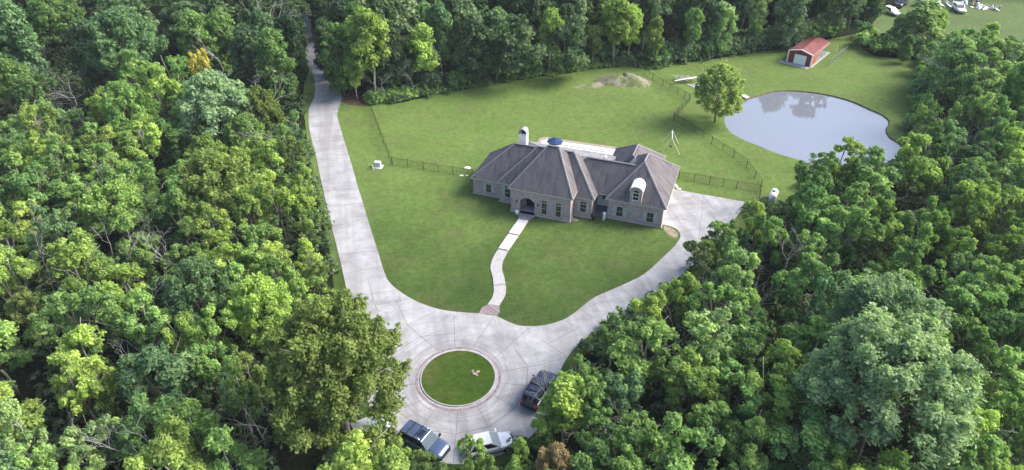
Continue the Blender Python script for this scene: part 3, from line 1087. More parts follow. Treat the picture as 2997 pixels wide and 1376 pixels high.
# dormer
m = MB()
u0, u1, vf, vb = 15.98, 17.60, 2.47, 4.9
prof = [(u0, 3.05), (u1, 3.05), (u1, 5.30)] + [((u0 + u1) / 2 + (u1 - u0) / 2 * math.cos(math.pi * k / 10), 5.30 + 0.66 * math.sin(math.pi * k / 10)) for k in range(1, 10)] + [(u0, 5.30)]
m.face([(a, vf, b) for a, b in prof])
for i in range(len(prof)):
    a, b = prof[i], prof[(i + 1) % len(prof)]
    m.face([(a[0], vf, a[1]), (a[0], vb, a[1]), (b[0], vb, b[1]), (b[0], vf, b[1])][::-1])
dorm = m.build('dormer', M['brick'], house)
m = MB()
for k in range(12):
    a0, a1 = math.pi * k / 12, math.pi * (k + 1) / 12
    c = lambda a, rr, v: ((u0 + u1) / 2 + (0.81 + rr) * math.cos(a), v, 5.28 + (0.66 + rr) * math.sin(a))
    m.face([c(a0, 0.12, vf - 0.12), c(a1, 0.12, vf - 0.12), c(a1, 0.12, vb + .3), c(a0, 0.12, vb + .3)])
    m.face([c(a0, 0.03, vf - 0.12), c(a0, 0.12, vf - 0.12), c(a1, 0.12, vf - 0.12), c(a1, 0.03, vf - 0.12)][::-1])
    m.face([c(a0, 0.03, vf - 0.12), c(a1, 0.03, vf - 0.12), c(a1, 0.03, vb), c(a0, 0.03, vb)][::-1])
for k in (3, 6, 9):
    a = math.pi * k / 12
    c = lambda rr, v: ((u0 + u1) / 2 + (0.81 + rr) * math.cos(a), v, 5.28 + (0.66 + rr) * math.sin(a))
    m.tube([c(0.13, vf - 0.12), c(0.13, vb + .3)], 0.022, 4)
m.build('dormer_roof', M['tin'], dorm)
dwi = window(16.42, 17.18, 3.95, 5.02, vf, name='dormer_window', parent=dorm, rows=2)
m = MB()
m.face([(16.42, vf - 0.012, 5.10)] + [(16.80 + 0.38 * math.cos(math.pi * k / 8), vf - 0.012, 5.10 + 0.33 * math.sin(math.pi * k / 8)) for k in range(9)][::1])
m.build('arched_pane', M['glass'], dorm)
# patio columns and wall lamps
for u in (0.2, 4.0, 7.8):
    m = MB()
    m.box(u - 0.15, u + 0.15, 15.1, 15.4, 0, 2.76)
    m.build('patio_post', M['stucco'], house)
for u in (0.85, 3.95):
    m = MB()
    m.box(u - 0.07, u + 0.07, -0.16, -0.01, 1.75, 2.05)
    m.tube([(u, -0.08, 2.05), (u, -0.08, 2.15)], 0.03, 5)
    m.build('wall_lamp', M['black'], house)


def hpart(name, build, mat, label, cat, group=None, at=None, z=0.0, sm=False):
    """A free-standing thing located in house coordinates."""
    m = MB()
    build(m)
    o = m.build(name, mat, None, None, sm)
    p = HW(*at)
    o.location = (p.x, p.y, z)
    o.rotation_euler = (0, 0, HA)
    return tag(o, label, cat, group)


# bits along the house front
hpart('planter_pot', lambda m: m.lathe(0, 0, [(0.14, 0), (0.22, 0.3), (0.25, 0.32), (0.2, 0.34), (0.3, 0.55), (0.2, 0.75), (0.03, 0.85)], 12), M['white'], 'small white planter pot at the corner of the porch steps', 'planter', at=(1.1, -0.55))
hpart('planter_pot', lambda m: m.lathe(0, 0, [(0.16, 0), (0.24, 0.35), (0.27, 0.4), (0.36, 0.6), (0.3, 0.9), (0.04, 1.05)], 12), M['dark'], 'dark potted plant beside the narrow side porch', 'planter', at=(11.45, 1.75))
m = MB()
m.box(-0.35, 0.35, -0.15, 0.15, 0, 0.95)
m.lathe(0, 0, [(0.25, 0.95), (0.28, 1.0), (0.2, 1.1), (0.02, 1.12)], 12)
o = m.build('storage_cabinet', M['white'])
q = HW(12.82, 2.45)
o.location = (q.x, q.y, 0)
o.rotation_euler = (0, 0, HA + R(90))
bevel(o, 0.03)
tag(o, 'white utility cabinet standing at the side porch against the garage wing', 'cabinet')
m = MB()
m.prism([(-.5, -.2), (.1, -.5), (.55, -.25), (.5, .1), (.0, .35), (-.45, .2)], 0.01, 0.07)
o = m.build('stepping_stone', M['stone'])
q = HW(9.0, 0.9)
o.location = (q.x, q.y, 0)
tag(o, 'flat pale stepping stone in the grass beside the central brick wing', 'paving stone')

# pool terrace behind the house
def hpoly(pts):
    return [HW(u, v) for u, v in pts]


sheet('pool_terrace', hpoly([(-2.2, 12.5), (11.2, 12.5), (11.2, 22.7), (-1.6, 22.3), (-2.2, 21.6)]), 0.10, M['conc_w'], thick=0.1)
sheet('gravel_border', hpoly([(-2.9, 16), (11.25, 16), (11.25, 23.7), (-2.2, 23.2), (-2.9, 22.4)]), 0.03, M['stone'])
sheet('pool_water', hpoly([(0.7, 17.6), (8.7, 17.6), (8.7, 20.2), (0.7, 20.2)]), 0.104, M['pool'])
mb = MB()
ribbon(mb, hpoly([(0.6, 21.28), (8.75, 21.28)]), 0.22, 0.112)
mb.build('pool_edge', M['joint'], None, 'structure')
umb = empty('patio_umbrella', tuple(HW(0.85, 18.6, 0.1)))
tag(umb, 'open dark blue patio umbrella by the swimming pool', 'umbrella')
m = MB()
for k in range(8):
    a0, a1 = 6.2832 * k / 8, 6.2832 * (k + 1) / 8
    m.face([(0, 0, 2.5), (1.28 * math.cos(a0), 1.28 * math.sin(a0), 1.95), (1.28 * math.cos(a1), 1.28 * math.sin(a1), 1.95)])
    m.face([(1.28 * math.cos(a0), 1.28 * math.sin(a0), 1.95), (1.28 * math.cos(a0), 1.28 * math.sin(a0), 1.78), (1.28 * math.cos(a1), 1.28 * math.sin(a1), 1.78), (1.28 * math.cos(a1), 1.28 * math.sin(a1), 1.95)])
m.build('canopy', M['blue'], umb)
m = MB()
m.tube([(0, 0, 0.05), (0, 0, 2.6)], 0.03, 8)
m.lathe(0, 0, [(0.3, 0), (0.3, 0.08), (0.05, 0.1)], 12)
m.build('pole', M['galv'], umb)
rr = random.Random(8)
dc = empty('pool_lounger', tuple(HW(9.9, 19.6, 0.1)), HA + 0.2)
tag(dc, 'white lounger at the east end of the pool terrace', 'lounger')
m = MB()
m.box(-0.9, 0.5, -0.3, 0.3, 0.3, 0.36)
m.hexa([(0.5, -0.3, 0.3), (1.0, -0.3, 0.6), (1.0, 0.3, 0.6), (0.5, 0.3, 0.3), (0.5, -0.3, 0.36), (1.0, -0.3, 0.66), (1.0, 0.3, 0.66), (0.5, 0.3, 0.36)])
m.build('seat', M['white'], dc)
for sx in (-0.8, 0.5):
    for sy in (-0.25, 0.25):
        m = MB()
        m.tube([(sx, sy, 0), (sx, sy, 0.3)], 0.025, 6)
        m.build('leg', M['galv'], dc)


# ------------------------------------------------------------------ fences
def chain_fence(name, pts, label, post=2.4, H=1.35, mat='black', mesh_mat='black', gap=0.11, wire=0.005):
    """Chain-link run: posts, top rail and woven wire."""
    o0 = empty(name, (pts[0].x, pts[0].y, 0))
    tag(o0, label, 'fence')
    base = Vector((pts[0].x, pts[0].y, 0))
    r, w = MB(), MB()
    for i in range(len(pts) - 1):
        a, b = pts[i] - base, pts[i + 1] - base
        L = (b - a).length
        n = max(1, round(L / post))
        d = (b - a) / L
        for k in range(n + (1 if i == len(pts) - 2 else 0)):
            q = a + d * L * k / n
            m = MB()
            big = 0.045 if k == 0 else 0.032
            m.tube([(q.x, q.y, 0), (q.x, q.y, H + 0.04)], big, 6)
            m.lathe(q.x, q.y, [(big * 1.3, H + 0.03), (big, H + 0.07), (0.005, H + 0.09)], 6)
            m.build('post', M[mat], o0)
        r.tube([(a.x, a.y, H - 0.02), (b.x, b.y, H - 0.02)], 0.022, 5)
        r.tube([(a.x, a.y, 0.05), (b.x, b.y, 0.05)], 0.012, 4)
        nn = int(L / gap)
        for k in range(-int(H / gap), nn):
            for sg in (1, -1):
                s0, s1 = k * gap, k * gap + H
                z0, z1 = (0.04, H) if sg > 0 else (H, 0.04)
                if s0 < 0:
                    z0 += (z1 - z0) * (-s0 / H)
                    s0 = 0
                if s1 > L:
                    z1 -= (z1 - z0) * (s1 - L) / (s1 - s0)
                    s1 = L
                p, q = a + d * s0, a + d * s1
                w.face([(p.x, p.y, z0 - wire), (q.x, q.y, z1 - wire), (q.x, q.y, z1 + wire), (p.x, p.y, z0 + wire)])
    r.build('top_rail', M[mat], o0)
    w.build('wire_mesh', M[mesh_mat], o0)
    return o0


chain_fence('chain_link_fence', WL([(1066, 268), (1108, 380), (1147.5, 482)]), 'black chain-link fence run from the mulch bed down the west side of the back lawn')
chain_fence('chain_link_fence', WL([(1148.5, 483), (1240, 497), (1326, 510.5), (1384, 519)]), 'black chain-link fence between the lawn corner and the west wall of the house')
chain_fence('chain_link_fence', WL([(1842, 196), (1910, 234.5), (1939, 251.5), (2003, 289), (2017, 297)]), 'black chain-link fence slanting down from the north trees past the dirt mound')
chain_fence('chain_link_fence', WL([(2017.5, 298), (1971, 351)]), 'short black chain-link fence run between two corner posts above the swing')
chain_fence('chain_link_fence', WL([(1971.5, 352), (2030, 388), (2082, 422), (2146, 462.5), (2184, 491), (2208, 524), (2226, 548), (2222, 581)]), 'long black chain-link fence along the west side of the pond')
chain_fence('chain_link_fence', WL([(1986, 524), (2075, 540), (2155, 553), (2225, 565)]), 'black chain-link fence between the garage wing and the pond fence')

# utility box, markers
tb = empty('transformer_box', tuple(W(1106, 489)), R(-10))
tag(tb, 'pale green-grey electrical cabinet on a concrete pad beside the driveway', 'utility box')
m = MB()
m.box(-0.75, 0.75, -0.6, 0.6, 0, 0.1)
m.build('pad', M['conc_w'], tb)
m = MB()
m.hexa([(-0.5, -0.35, 0.1), (0.5, -0.35, 0.1), (0.5, 0.4, 0.1), (-0.5, 0.4, 0.1), (-0.5, -0.22, 0.85), (0.5, -0.22, 0.85), (0.5, 0.4, 0.95), (-0.5, 0.4, 0.95)])
bevel(m.build('cabinet', plain('pale_green_metal', (0.42, 0.47, 0.46), 0.5), tb), 0.02)
m = MB()
m.lathe(0, 0, [(0.11, 0), (0.11, 0.75), (0.09, 0.82), (0.02, 0.85)], 10)
o = m.build('utility_pedestal', M['trim'])
q = W(1091, 497)
o.location = q
tag(o, 'small cream pedestal post beside the electrical cabinet', 'utility post')
stl = ['pale rock lying behind the black fence west of the house', 'small pale rock at the base of the fence near the house corner', 'tiny pale rock between the fence posts near the house corner']
for (px, py, s), lb in zip(((1367, 492, 0.42), (1350, 514, 0.28), (1366, 514, 0.18)), stl):
    o = bpy.data.objects.new('rock', rockm[1].copy() if px == 1367 else rockm[2].copy())
    o.data.materials.clear()
    o.data.materials.append(M['board'])
    COL.objects.link(o)
    o.location = W(px, py, 0.03)
    o.scale = (s * 1.3, s * 0.8, s * 0.7)
    tag(o, lb, 'rock')
for i, (px, py) in enumerate(((1974, 541), (1979, 546), (1983, 551), (1988, 553))):
    o = bpy.data.objects.new('rock', rockm[i % 4].copy())
    o.data.materials.clear()
    o.data.materials.append(M['board'])
    COL.objects.link(o)
    o.location = W(px, py, 0.04)
    o.scale = (0.34 - 0.03 * i, 0.24, 0.16)
    o.rotation_euler = (0, 0, i * 0.8)
    tag(o, ['white stone nearest the garage wall in the row by the pad corner', 'second white stone from the garage wall by the pad corner', 'third white stone from the garage wall by the pad corner', 'white stone farthest from the garage wall by the pad corner'][i], 'rock', 'white stones at the parking pad corner')

# swing set: two A-frames joined by a beam, one hanging seat
fa, ba = W(1967, 403, 3.1), None
c = (W(1989, 453) + W(1939, 442) + W(1987, 422) + W(1936, 417)) / 4
sw = empty('swing_set', (c.x, c.y, 0))
tag(sw, 'white metal swing frame standing on the back lawn', 'swing set')
fl_, fr_, bl_, br_ = [p - Vector((c.x, c.y, 0)) for p in WL([(1939, 442), (1989, 453), (1936, 417), (1987, 422)])]
FA = W(1967.5, 405, 2.7) - Vector((c.x, c.y, 0))
BA = W(1968, 383, 2.7) - Vector((c.x, c.y, 0))
for a, b in ((FA, fl_), (FA, fr_), (BA, bl_), (BA, br_)):
    m = MB()
    m.tube([a, b], 0.035, 6)
    m.build('leg', M['white'], sw)
m = MB()
m.tube([FA + (FA - BA).normalized() * 0.2, BA - (FA - BA).normalized() * 0.2], 0.055, 6)
m.build('beam', M['white'], sw)
mid = (FA + BA) / 2
m = MB()
m.box(mid.x - 0.25, mid.x + 0.25, mid.y - 0.12, mid.y + 0.12, 0.5, 0.62)
for s in (-0.2, 0.2):
    m.tube([(mid.x + s, mid.y, 0.6), (mid.x + s * 0.5, mid.y, 2.7)], 0.014, 4)
m.build('swing_seat', M['black'], sw)

# white tank by the pond fence corner
q = W(2260, 585)
tk = empty('storage_tank', tuple(q), R(-28))
tag(tk, 'white end-on gas tank on the grass by the pond fence corner', 'tank')
m = MB()
prof = [(0.02, -1.15), (0.35, -1.08), (0.5, -0.9), (0.55, -0.7), (0.55, 0.7), (0.5, 0.9), (0.35, 1.08), (0.02, 1.15)]
N_ = 18
b = 0
for r_, y_ in prof:
    for k in range(N_):
        m.v.append((r_ * math.cos(6.2832 * k / N_), y_, 0.95 + r_ * math.sin(6.2832 * k / N_)))
for i in range(len(prof) - 1):
    for k in range(N_):
        m.f.append((i * N_ + k, (i + 1) * N_ + k, (i + 1) * N_ + (k + 1) % N_, i * N_ + (k + 1) % N_))
        m.m.append(0)
        m.uv.append(None)
m.build('tank_shell', M['white'], tk, smooth_=True)
m = MB()
m.lathe(0, -0.1, [(0.22, 1.45), (0.22, 1.62), (0.15, 1.72), (0.02, 1.75)], 14)
m.build('valve_dome', plain('sage_green', (0.25, 0.33, 0.24)), tk)
for y_ in (-0.6, 0.6):
    m = MB()
    m.box(-0.5, 0.5, y_ - 0.1, y_ + 0.1, 0, 0.5)
    m.build('cradle', M['conc_w'], tk)

# dirt mound: low heap with bare scarred face
def mound(name, px, py, rx, ry, h, rot, mat, label, cat, seed):
    q = W(px, py)
    rr = np.random.default_rng(seed)
    m = MB()
    nr, na = 10, 40
    for i in range(nr + 1):
        for k in range(na):
            a = 6.2832 * k / na
            f = i / nr
            e = 1 + 0.12 * math.sin(3 * a + seed) + 0.08 * math.sin(5 * a)
            m.v.append((rx * f * e * math.cos(a), ry * f * e * math.sin(a), h * (1 - f * f) ** 1.3 * (1 + 0.18 * math.sin(2 * a + 1)) + rr.normal(0, 0.035) * (1 - f) - 0.02))
    for i in range(nr):
        for k in range(na):
            m.f.append((i * na + k, (i + 1) * na + k, (i + 1) * na + (k + 1) % na, i * na + (k + 1) % na))
            m.m.append(0)
            m.uv.append(None)
    o = m.build(name, mat, None, None, True)
    o.location = (q.x, q.y, 0)
    o.rotation_euler = (0, 0, rot)
    return tag(o, label, cat)


mm = NT('scarred_earth', 1.0, 0.05)
f_ = mm.noise(mm.pos(), 0.9, 4, 0.7, 0.42, 0.6)
g_ = mm.noise(mm.pos(), 0.45, 3, 0.6, 0.45, 0.56)
mm.color(mm.mix(g_, mm.mix(f_, (0.10, 0.14, 0.045), (0.17, 0.16, 0.09)), (0.22, 0.20, 0.16)))
mm.bump(f_, 0.6, 0.1)
mound('dirt_mound', 1822, 238, 5.6, 3.2, 1.5, R(-8), mm.mat, 'low grassed dirt mound with bare grey earth on the back lawn', 'mound', 3)
mound('dirt_mound', 1735, 250, 4.2, 1.2, 0.35, R(18), mm.mat, 'thin pale spill of earth trailing off the dirt mound', 'mound', 5)

# brush pile with boards
q = W(2000, 236)
rs = random.Random(3)
m = MB()
for k in range(60):
    a = rs.uniform(0, 6.28)
    L = rs.uniform(0.6, 1.8)
    c = Vector((rs.gauss(0, 1.0), rs.gauss(0, 0.5), rs.uniform(0.1, 0.9)))
    d = Vector((math.cos(a), math.sin(a), rs.uniform(-0.35, 0.35))) * L / 2
    m.tube([c - d, c + d], 0.035, 4)
o = m.build('brush_pile', M['dead_wood'])
o.location = q
tag(o, 'grey brush pile of dead branches on the lawn north of the lone tree', 'brush pile')
m = MB()
a, b = W(1975, 237, 0.5) - q, W(2039, 225.5, 1.0) - q
d = (b - a).normalized()
s = Vector((-d.y, d.x, 0)) * 0.2
m.hexa([a - s, b - s, b + s, a + s, a - s + Vector((0, 0, .06)), b - s + Vector((0, 0, .06)), b + s + Vector((0, 0, .06)), a + s + Vector((0, 0, .06))])
o = m.build('wooden_board', M['board'])
o.location = q
tag(o, 'long pale board lying across the brush pile', 'board')
m = MB()
a, b = W(2012, 230.5, 1.0) - q, W(2038, 228, 0.7) - q
m.hexa([a - s, b - s, b + s * .5, a + s * .5, a - s + Vector((0, 0, .06)), b - s + Vector((0, 0, .06)), b + s * .5 + Vector((0, 0, .06)), a + s * .5 + Vector((0, 0, .06))])
o = m.build('wooden_board', M['board'])
o.location = q
tag(o, 'shorter pale board on top of the east end of the brush pile', 'board')
fp = empty('fire_pit', tuple(W(2029, 252)))
tag(fp, 'grey fire pit edged with pale boards on the lawn below the brush pile', 'fire pit')
m = MB()
c4 = [W(x, y) - W(2029, 252) for x, y in ((2012, 248.5), (2028, 256), (2042, 254), (2044, 248), (2030, 246))]
m.prism([(p.x, p.y) for p in c4], 0.01, 0.06)
m.build('ash_bed', plain('ash', (0.20, 0.19, 0.21), 1.0, 0.05, 0, 0.4, 2), fp)
for i in range(4):
    a, b = c4[i], c4[(i + 1) % 5]
    if i == 3:
        continue
    m = MB()
    m.tube([(a.x, a.y, 0.09), (b.x, b.y, 0.09)], 0.085, 4)
    m.build('edging_board', M['board'], fp)
# little plank pier
q = W(2179, 286)
pr = empty('plank_pier', tuple(q))
tag(pr, 'short white plank pier at the northwest edge of the pond', 'pier')
a, b = W(2174, 279, 0.25) - q, W(2188, 287.5, 0.15) - q
d = (b - a).normalized()
s = Vector((-d.y, d.x, 0)) * 0.42
t_ = Vector((0, 0, 0.1))
m = MB()
m.hexa([a - s, b - s, b + s, a + s, a - s + t_, b - s + t_, b + s + t_, a + s + t_])
m.build('deck', M['board'], pr)
for u in (b - s * 0.8 - d * 0.2, b + s * 0.8 - d * 0.2, a + s * .8 + d * .3, a - s * .8 + d * .3):
    m = MB()
    m.tube([(u.x, u.y, -0.8), (u.x, u.y, 0.2)], 0.06, 5)
    m.build('leg', M['bark'], pr)

# ------------------------------------------------------------------ red metal shed with kennel
SFL, SFR = W(2302.6, 180.5), W(2370.5, 197)
SB = W(2389.5, 184.5)
sx = (SFR - SFL)
SWD = sx.length
SA = math.atan2(sx.y, sx.x)
shed = empty('metal_shed', (SFL.x, SFL.y, 0), SA)
tag(shed, 'red metal shed with white roll-up door and long faded red roof', 'shed')
SH, SP, SD, SD2 = 2.5, 0.62, 3.6, 9.6
RD = M['red']
m = MB()
m.face([(0, 0, 0), (SWD, 0, 0), (SWD, 0, SH), (SWD / 2, 0, SH + SP), (0, 0, SH)])
m.face([(0, SD, 0), (SWD, SD, 0), (SWD, SD, SH), (SWD / 2, SD, SH + SP), (0, SD, SH)][::-1])
m.face([(0, 0, 0), (0, 0, SH), (0, SD, SH), (0, SD, 0)][::-1])
m.build('wall', RD, shed)
m = MB()
m.face([(SWD, 0, 0), (SWD, SD, 0), (SWD, SD, SH), (SWD, 0, SH)])
for k in range(9):
    z = 0.2 + k * 0.26
    m.box(SWD, SWD + 0.02, 0.12, SD - 0.05, z, z + 0.06)
m.build('side_wall', M['sunlit_orange'], shed)  # sun-facing wall gets the painted-in warm tone instead of the shed red
m = MB()
for sgn_ in (0, 1):
    x0 = -0.14 if sgn_ == 0 else SWD + 0.14
    xm = SWD / 2
    q_ = [Vector((x0, -0.12, SH - 0.22)), Vector((x0 + (0.16 if sgn_ == 0 else -0.16), -0.12, SH + 0.04)), Vector((xm, -0.12, SH + SP + 0.05))]
    for i in range(2):
        a, b = q_[i], q_[i + 1]
        Lz = Vector((0, SD2 + 0.2, 0))
        f_ = [a, b, b + Lz, a + Lz]
        m.face(f_ if sgn_ == 0 else f_[::-1])
        dn = Vector((0, 0, -0.05))
        f_ = [a + dn, b + dn, b + Lz + dn, a + Lz + dn]
        m.face(f_[::-1] if sgn_ == 0 else f_)
    nr = 24
    for k in range(nr + 1):
        y = -0.12 + (SD2 + 0.2) * k / nr
        a, b = q_[1] + Vector((0, y + 0.12, 0.0)), q_[2] + Vector((0, y + 0.12, 0.0))
        m.tube([a, b], 0.03, 4)
m.build('roof', M['pinkroof'], shed)
m = MB()
for x in (0.0, SWD):
    m.box(x - 0.12, x + 0.12, -0.14, -0.02, 0, SH)
m.tube([(0, -0.1, SH), (SWD / 2, -0.1, SH + SP)], 0.10, 4)
m.tube([(SWD, -0.1, SH), (SWD / 2, -0.1, SH + SP)], 0.10, 4)
m.box(SWD - 0.02, SWD + 0.06, SD - 0.06, SD + 0.06, 0, SH)
m.build('white_trim', M['white'], shed)
m = MB()
dx0 = SWD * 0.27
m.box(dx0, dx0 + SWD * 0.50, -0.07, -0.01, 0.02, 2.0)
for k in range(12):
    m.box(dx0 + 0.03, dx0 + SWD * 0.5 - 0.03, -0.085, -0.07, 0.08 + k * 0.155, 0.16 + k * 0.155)
m.build('roller_door', M['white'], shed)
m = MB()
m.box(-1.2, SWD + 0.0, -1.5, -0.15, 0, 0.08)
m.box(0.0, SWD + 0.4, -0.15, SD2 + 1.2, 0, 0.07)
m.build('slab', M['conc_w2'], shed)
for x in (0.0, SWD):
    for k in range(5):
        y = SD + (SD2 - SD) * (k + 0.6) / 5
        m = MB()
        m.tube([(x, y, 0), (x, y, SH)], 0.04, 5)
        m.build('post', M['galv'], shed)
m = MB()
for x in (SWD,):
    y = SD
    while y < SD2:
        m.tube([(x, y, 0.05), (x, y, 1.9)], 0.012, 3)
        y += 0.3
    m.tube([(x, SD, 1.9), (x, SD2, 1.9)], 0.03, 4)
    m.tube([(x, SD, 0.1), (x, SD2, 0.1)], 0.05, 4)
m.build('kennel_panel', M['galv'], shed)
chain_fence('wire_pen', WL([(2425, 195), (2477, 153)]), 'open galvanised wire pen panel on the lawn east of the shed', post=1.6, H=1.5, mat='galv', mesh_mat='galv', gap=0.15, wire=0.007)
m = MB()
m.tube([(0, 0, 0), (0, 0, 1.4)], 0.06, 6)
o = m.build('fence_post', M['white'])
o.location = W(2448, 152)
tag(o, 'lone thin white post on the lawn behind the pen', 'post')


# ------------------------------------------------------------------ cars
def car(name, p_rear, p_front, L, Wd, Ht, body, label, cat, style='suv', rails=None, sunroof=False, bars=0, tz=1.0):
    a, b = W(*p_rear, tz), W(*p_front, tz)
    d = (b - a)
    ang = math.atan2(d.y, d.x)
    c = (a + b) / 2
    root = empty(name, (c.x, c.y, 0.052), ang)
    tag(root, label, cat)
    h = L / 2
    hw = Wd / 2
    zb = Ht * 0.60                                   # beltline
    # body shell: stations (x, half width, underside, shoulder height)
    if style == 'suv':
        st = [(-h, .80, .45, .70), (-h + .06, .93, .34, .96), (-h + .35, .99, .26, 1.0), (-h * .45, 1.0, .24, 1.0), (0, 1.0, .24, 1.0), (h * .36, 1.0, .24, .99), (h * .52, .99, .25, .965), (h * .80, .97, .28, .92), (h - .10, .86, .33, .82), (h, .70, .42, .62)]
        gx = [-h + .10, -h + .42, h * .12, h * .42]
        rw = .80
    else:
        st = [(-h, .78, .45, .72), (-h + .08, .92, .34, .95), (-h + .4, .98, .25, 1.0), (-h * .4, 1.0, .23, 1.0), (0, 1.0, .23, .99), (h * .36, 1.0, .23, .96), (h * .55, .99, .24, .90), (h * .80, .95, .27, .80), (h - .12, .82, .32, .68), (h, .62, .40, .55)]
        gx = [-h + .22, -h + .75, h * .06, h * .46]
        rw = .74
    m = MB()
    NR = 16
    for x, w, z0, zt in st:
        w_, t_ = w * hw, zt * zb
        prof = [(-.72, z0), (-.96, z0 + .07), (-1, z0 + .3), (-1, t_ - .25), (-.97, t_ - .1), (-.90, t_ - .02), (-.6, t_ + .012), (-.2, t_ + .03), (.2, t_ + .03), (.6, t_ + .012), (.90, t_ - .02), (.97, t_ - .1), (1, t_ - .25), (1, z0 + .3), (.96, z0 + .07), (.72, z0)]
        m.v += [(x, q_[0] * w_, q_[1]) for q_ in prof]
    for i in range(len(st) - 1):
        for k in range(NR):
            m.f.append((i * NR + k, i * NR + (k + 1) % NR, (i + 1) * NR + (k + 1) % NR, (i + 1) * NR + k))
            m.m.append(0)
            m.uv.append(None)
    m.f.append(tuple(range(NR))[::-1])
    m.f.append(tuple((len(st) - 1) * NR + k for k in range(NR)))
    m.m += [0, 0]
    m.uv += [None, None]
    bd = m.build('body', body, root, None, True)
    # greenhouse and roof
    z0, z1 = zb - 0.02, Ht - 0.03
    bw, tw = hw * .93, hw * rw
    B = [(gx[0], -bw * .94, z0), (gx[3], -bw, z0), (gx[3], bw, z0), (gx[0], bw * .94, z0)]
    T = [(gx[1], -tw * .95, z1), (gx[2], -tw, z1), (gx[2], tw, z1), (gx[1], tw * .95, z1)]
    m = MB()
    m.hexa([B[0], B[1], B[2], B[3], T[0], T[1], T[2], T[3]])
    g = m.build('cabin', body, root)
    bevel(g, 0.05, 2)
    m = MB()
    xs = [gx[1] + .02, (gx[1] * .5 + gx[2] * .5), gx[2] - .02]
    rows = []
    for x, sc_ in zip([xs[0] - .06, xs[0] + .1, xs[1], xs[2] - .12, xs[2] + .05], (.93, 1, 1.01, 1, .94)):
        rows.append([(x, y * tw * sc_, z1 + .055 * (1 - y * y) + .005) for y in (-1, -.6, 0, .6, 1)])
    for i in range(4):
        for j in range(4):
            m.face([rows[i][j], rows[i + 1][j], rows[i + 1][j + 1], rows[i][j + 1]])
    m.build('roof', body, root, None, True)

    def panel(nm, q, a0, a1, b0, b1, mat_, off=0.012):
        """Glass set in a greenhouse side given its corners bl, br, tr, tl."""
        q = [Vector(p) for p in q]
        nn = (q[1] - q[0]).cross(q[3] - q[0]).normalized() * off
        f = lambda s, t: (q[0].lerp(q[1], s)).lerp(q[3].lerp(q[2], s), t) + nn
        mm_ = MB()
        mm_.face([f(a0, b0), f(a1, b0), f(a1, b1), f(a0, b1)])
        mm_.face([f(a0, b0) - nn * 2, f(a1, b0) - nn * 2, f(a1, b1) - nn * 2, f(a0, b1) - nn * 2][::-1])
        mm_.build(nm, mat_, root)
    panel('windshield', [B[1], B[2], T[2], T[1]], .05, .95, .08, .94, M['windscreen'], 0.03)
    panel('rear_window', [B[3], B[0], T[0], T[3]], .08, .92, .25, .90, M['glass'], 0.03)
    for q in ([B[0], B[1], T[1], T[0]], [B[2], B[3], T[3], T[2]]):
        fwd = q[0][1] < 0
        segs = ((.05, .24), (.26, .54), (.56, .90)) if fwd else ((.10, .44), (.46, .74), (.76, .95))
        for s0, s1 in segs:
            panel('side_window', q, s0, s1, .16, .90, M['glass'], 0.03)
    for sx_ in (-1, 1):
        for sy in (-1, 1):
            wx = -h * .62 if sx_ < 0 else h * .64
            rw_ = .36 if style == 'suv' else .33
            m = MB()
            N2 = 18
            for yy, rr_ in ((-.11, rw_ * .9), (-.09, rw_), (.09, rw_), (.11, rw_ * .9)):
                for k in range(N2):
                    m.v.append((wx + rr_ * math.cos(6.2832 * k / N2), sy * (hw - .10) + yy, rw_ + rr_ * math.sin(6.2832 * k / N2)))
            for i in range(3):
                for k in range(N2):
                    m.f.append((i * N2 + k, (i + 1) * N2 + k, (i + 1) * N2 + (k + 1) % N2, i * N2 + (k + 1) % N2))
                    m.m.append(0)
                    m.uv.append(None)
            m.f += [tuple(range(N2)), tuple(3 * N2 + k for k in range(N2))[::-1]]
            m.m += [0, 0]
            m.uv += [None, None]
            wh = m.build('wheel', M['tyre'], root)
            m = MB()
            yy = sy * (hw + .012)
            for k in range(5):
                a0 = 6.2832 * k / 5
                p0 = (wx, yy, rw_)
                m.face([p0, (wx + rw_ * .66 * math.cos(a0 - .28), yy, rw_ + rw_ * .66 * math.sin(a0 - .28)), (wx + rw_ * .66 * math.cos(a0 + .28), yy, rw_ + rw_ * .66 * math.sin(a0 + .28))])
            m.build('rim', M['rim'], wh)
    for sy in (-1, 1):
        m = MB()
        m.box(h * .88, h * .965, sy * hw * .62 - .16, sy * hw * .62 + .16, zb * .62, zb * .76)
        m.build('headlight', M['lamp_clear'], root)
        m = MB()
        m.box(-h - .01, -h + .1, sy * hw * .78 - .12, sy * hw * .78 + .12, zb * .68, zb * .98)
        m.build('tail_light', M['lamp_red'], root)
        m = MB()
        m.hexa([(h * .38, sy * (hw * .95), zb - .02), (h * .44, sy * (hw * .95), zb - .02), (h * .44, sy * (hw + .24), zb - .0), (h * .38, sy * (hw + .24), zb - .0),
                (h * .37, sy * (hw * .95), zb + .05), (h * .43, sy * (hw * .95), zb + .05), (h * .43, sy * (hw + .24), zb + .2), (h * .37, sy * (hw + .24), zb + .2)])
        m.build('wing_mirror', body if label.find('white') >= 0 else M['black'], root)
    if rails is not None:
        for sy in (-1, 1):
            m = MB()
            m.tube([(gx[1] + .1, sy * tw * .9, z1 + .02), (gx[1] + .2, sy * tw * .9, z1 + .10), (gx[2] - .3, sy * tw * .9, z1 + .10), (gx[2] - .2, sy * tw * .9, z1 + .02)], .025, 5)
            m.build('roof_rail', rails, root)
    for k in range(bars):
        x = gx[1] + (gx[2] - gx[1]) * (.30 + .35 * k)
        m = MB()
        m.box(x - .04, x + .04, -tw * .95, tw * .95, z1 + .10, z1 + .14)
        m.build('roof_bar', M['black'], root)
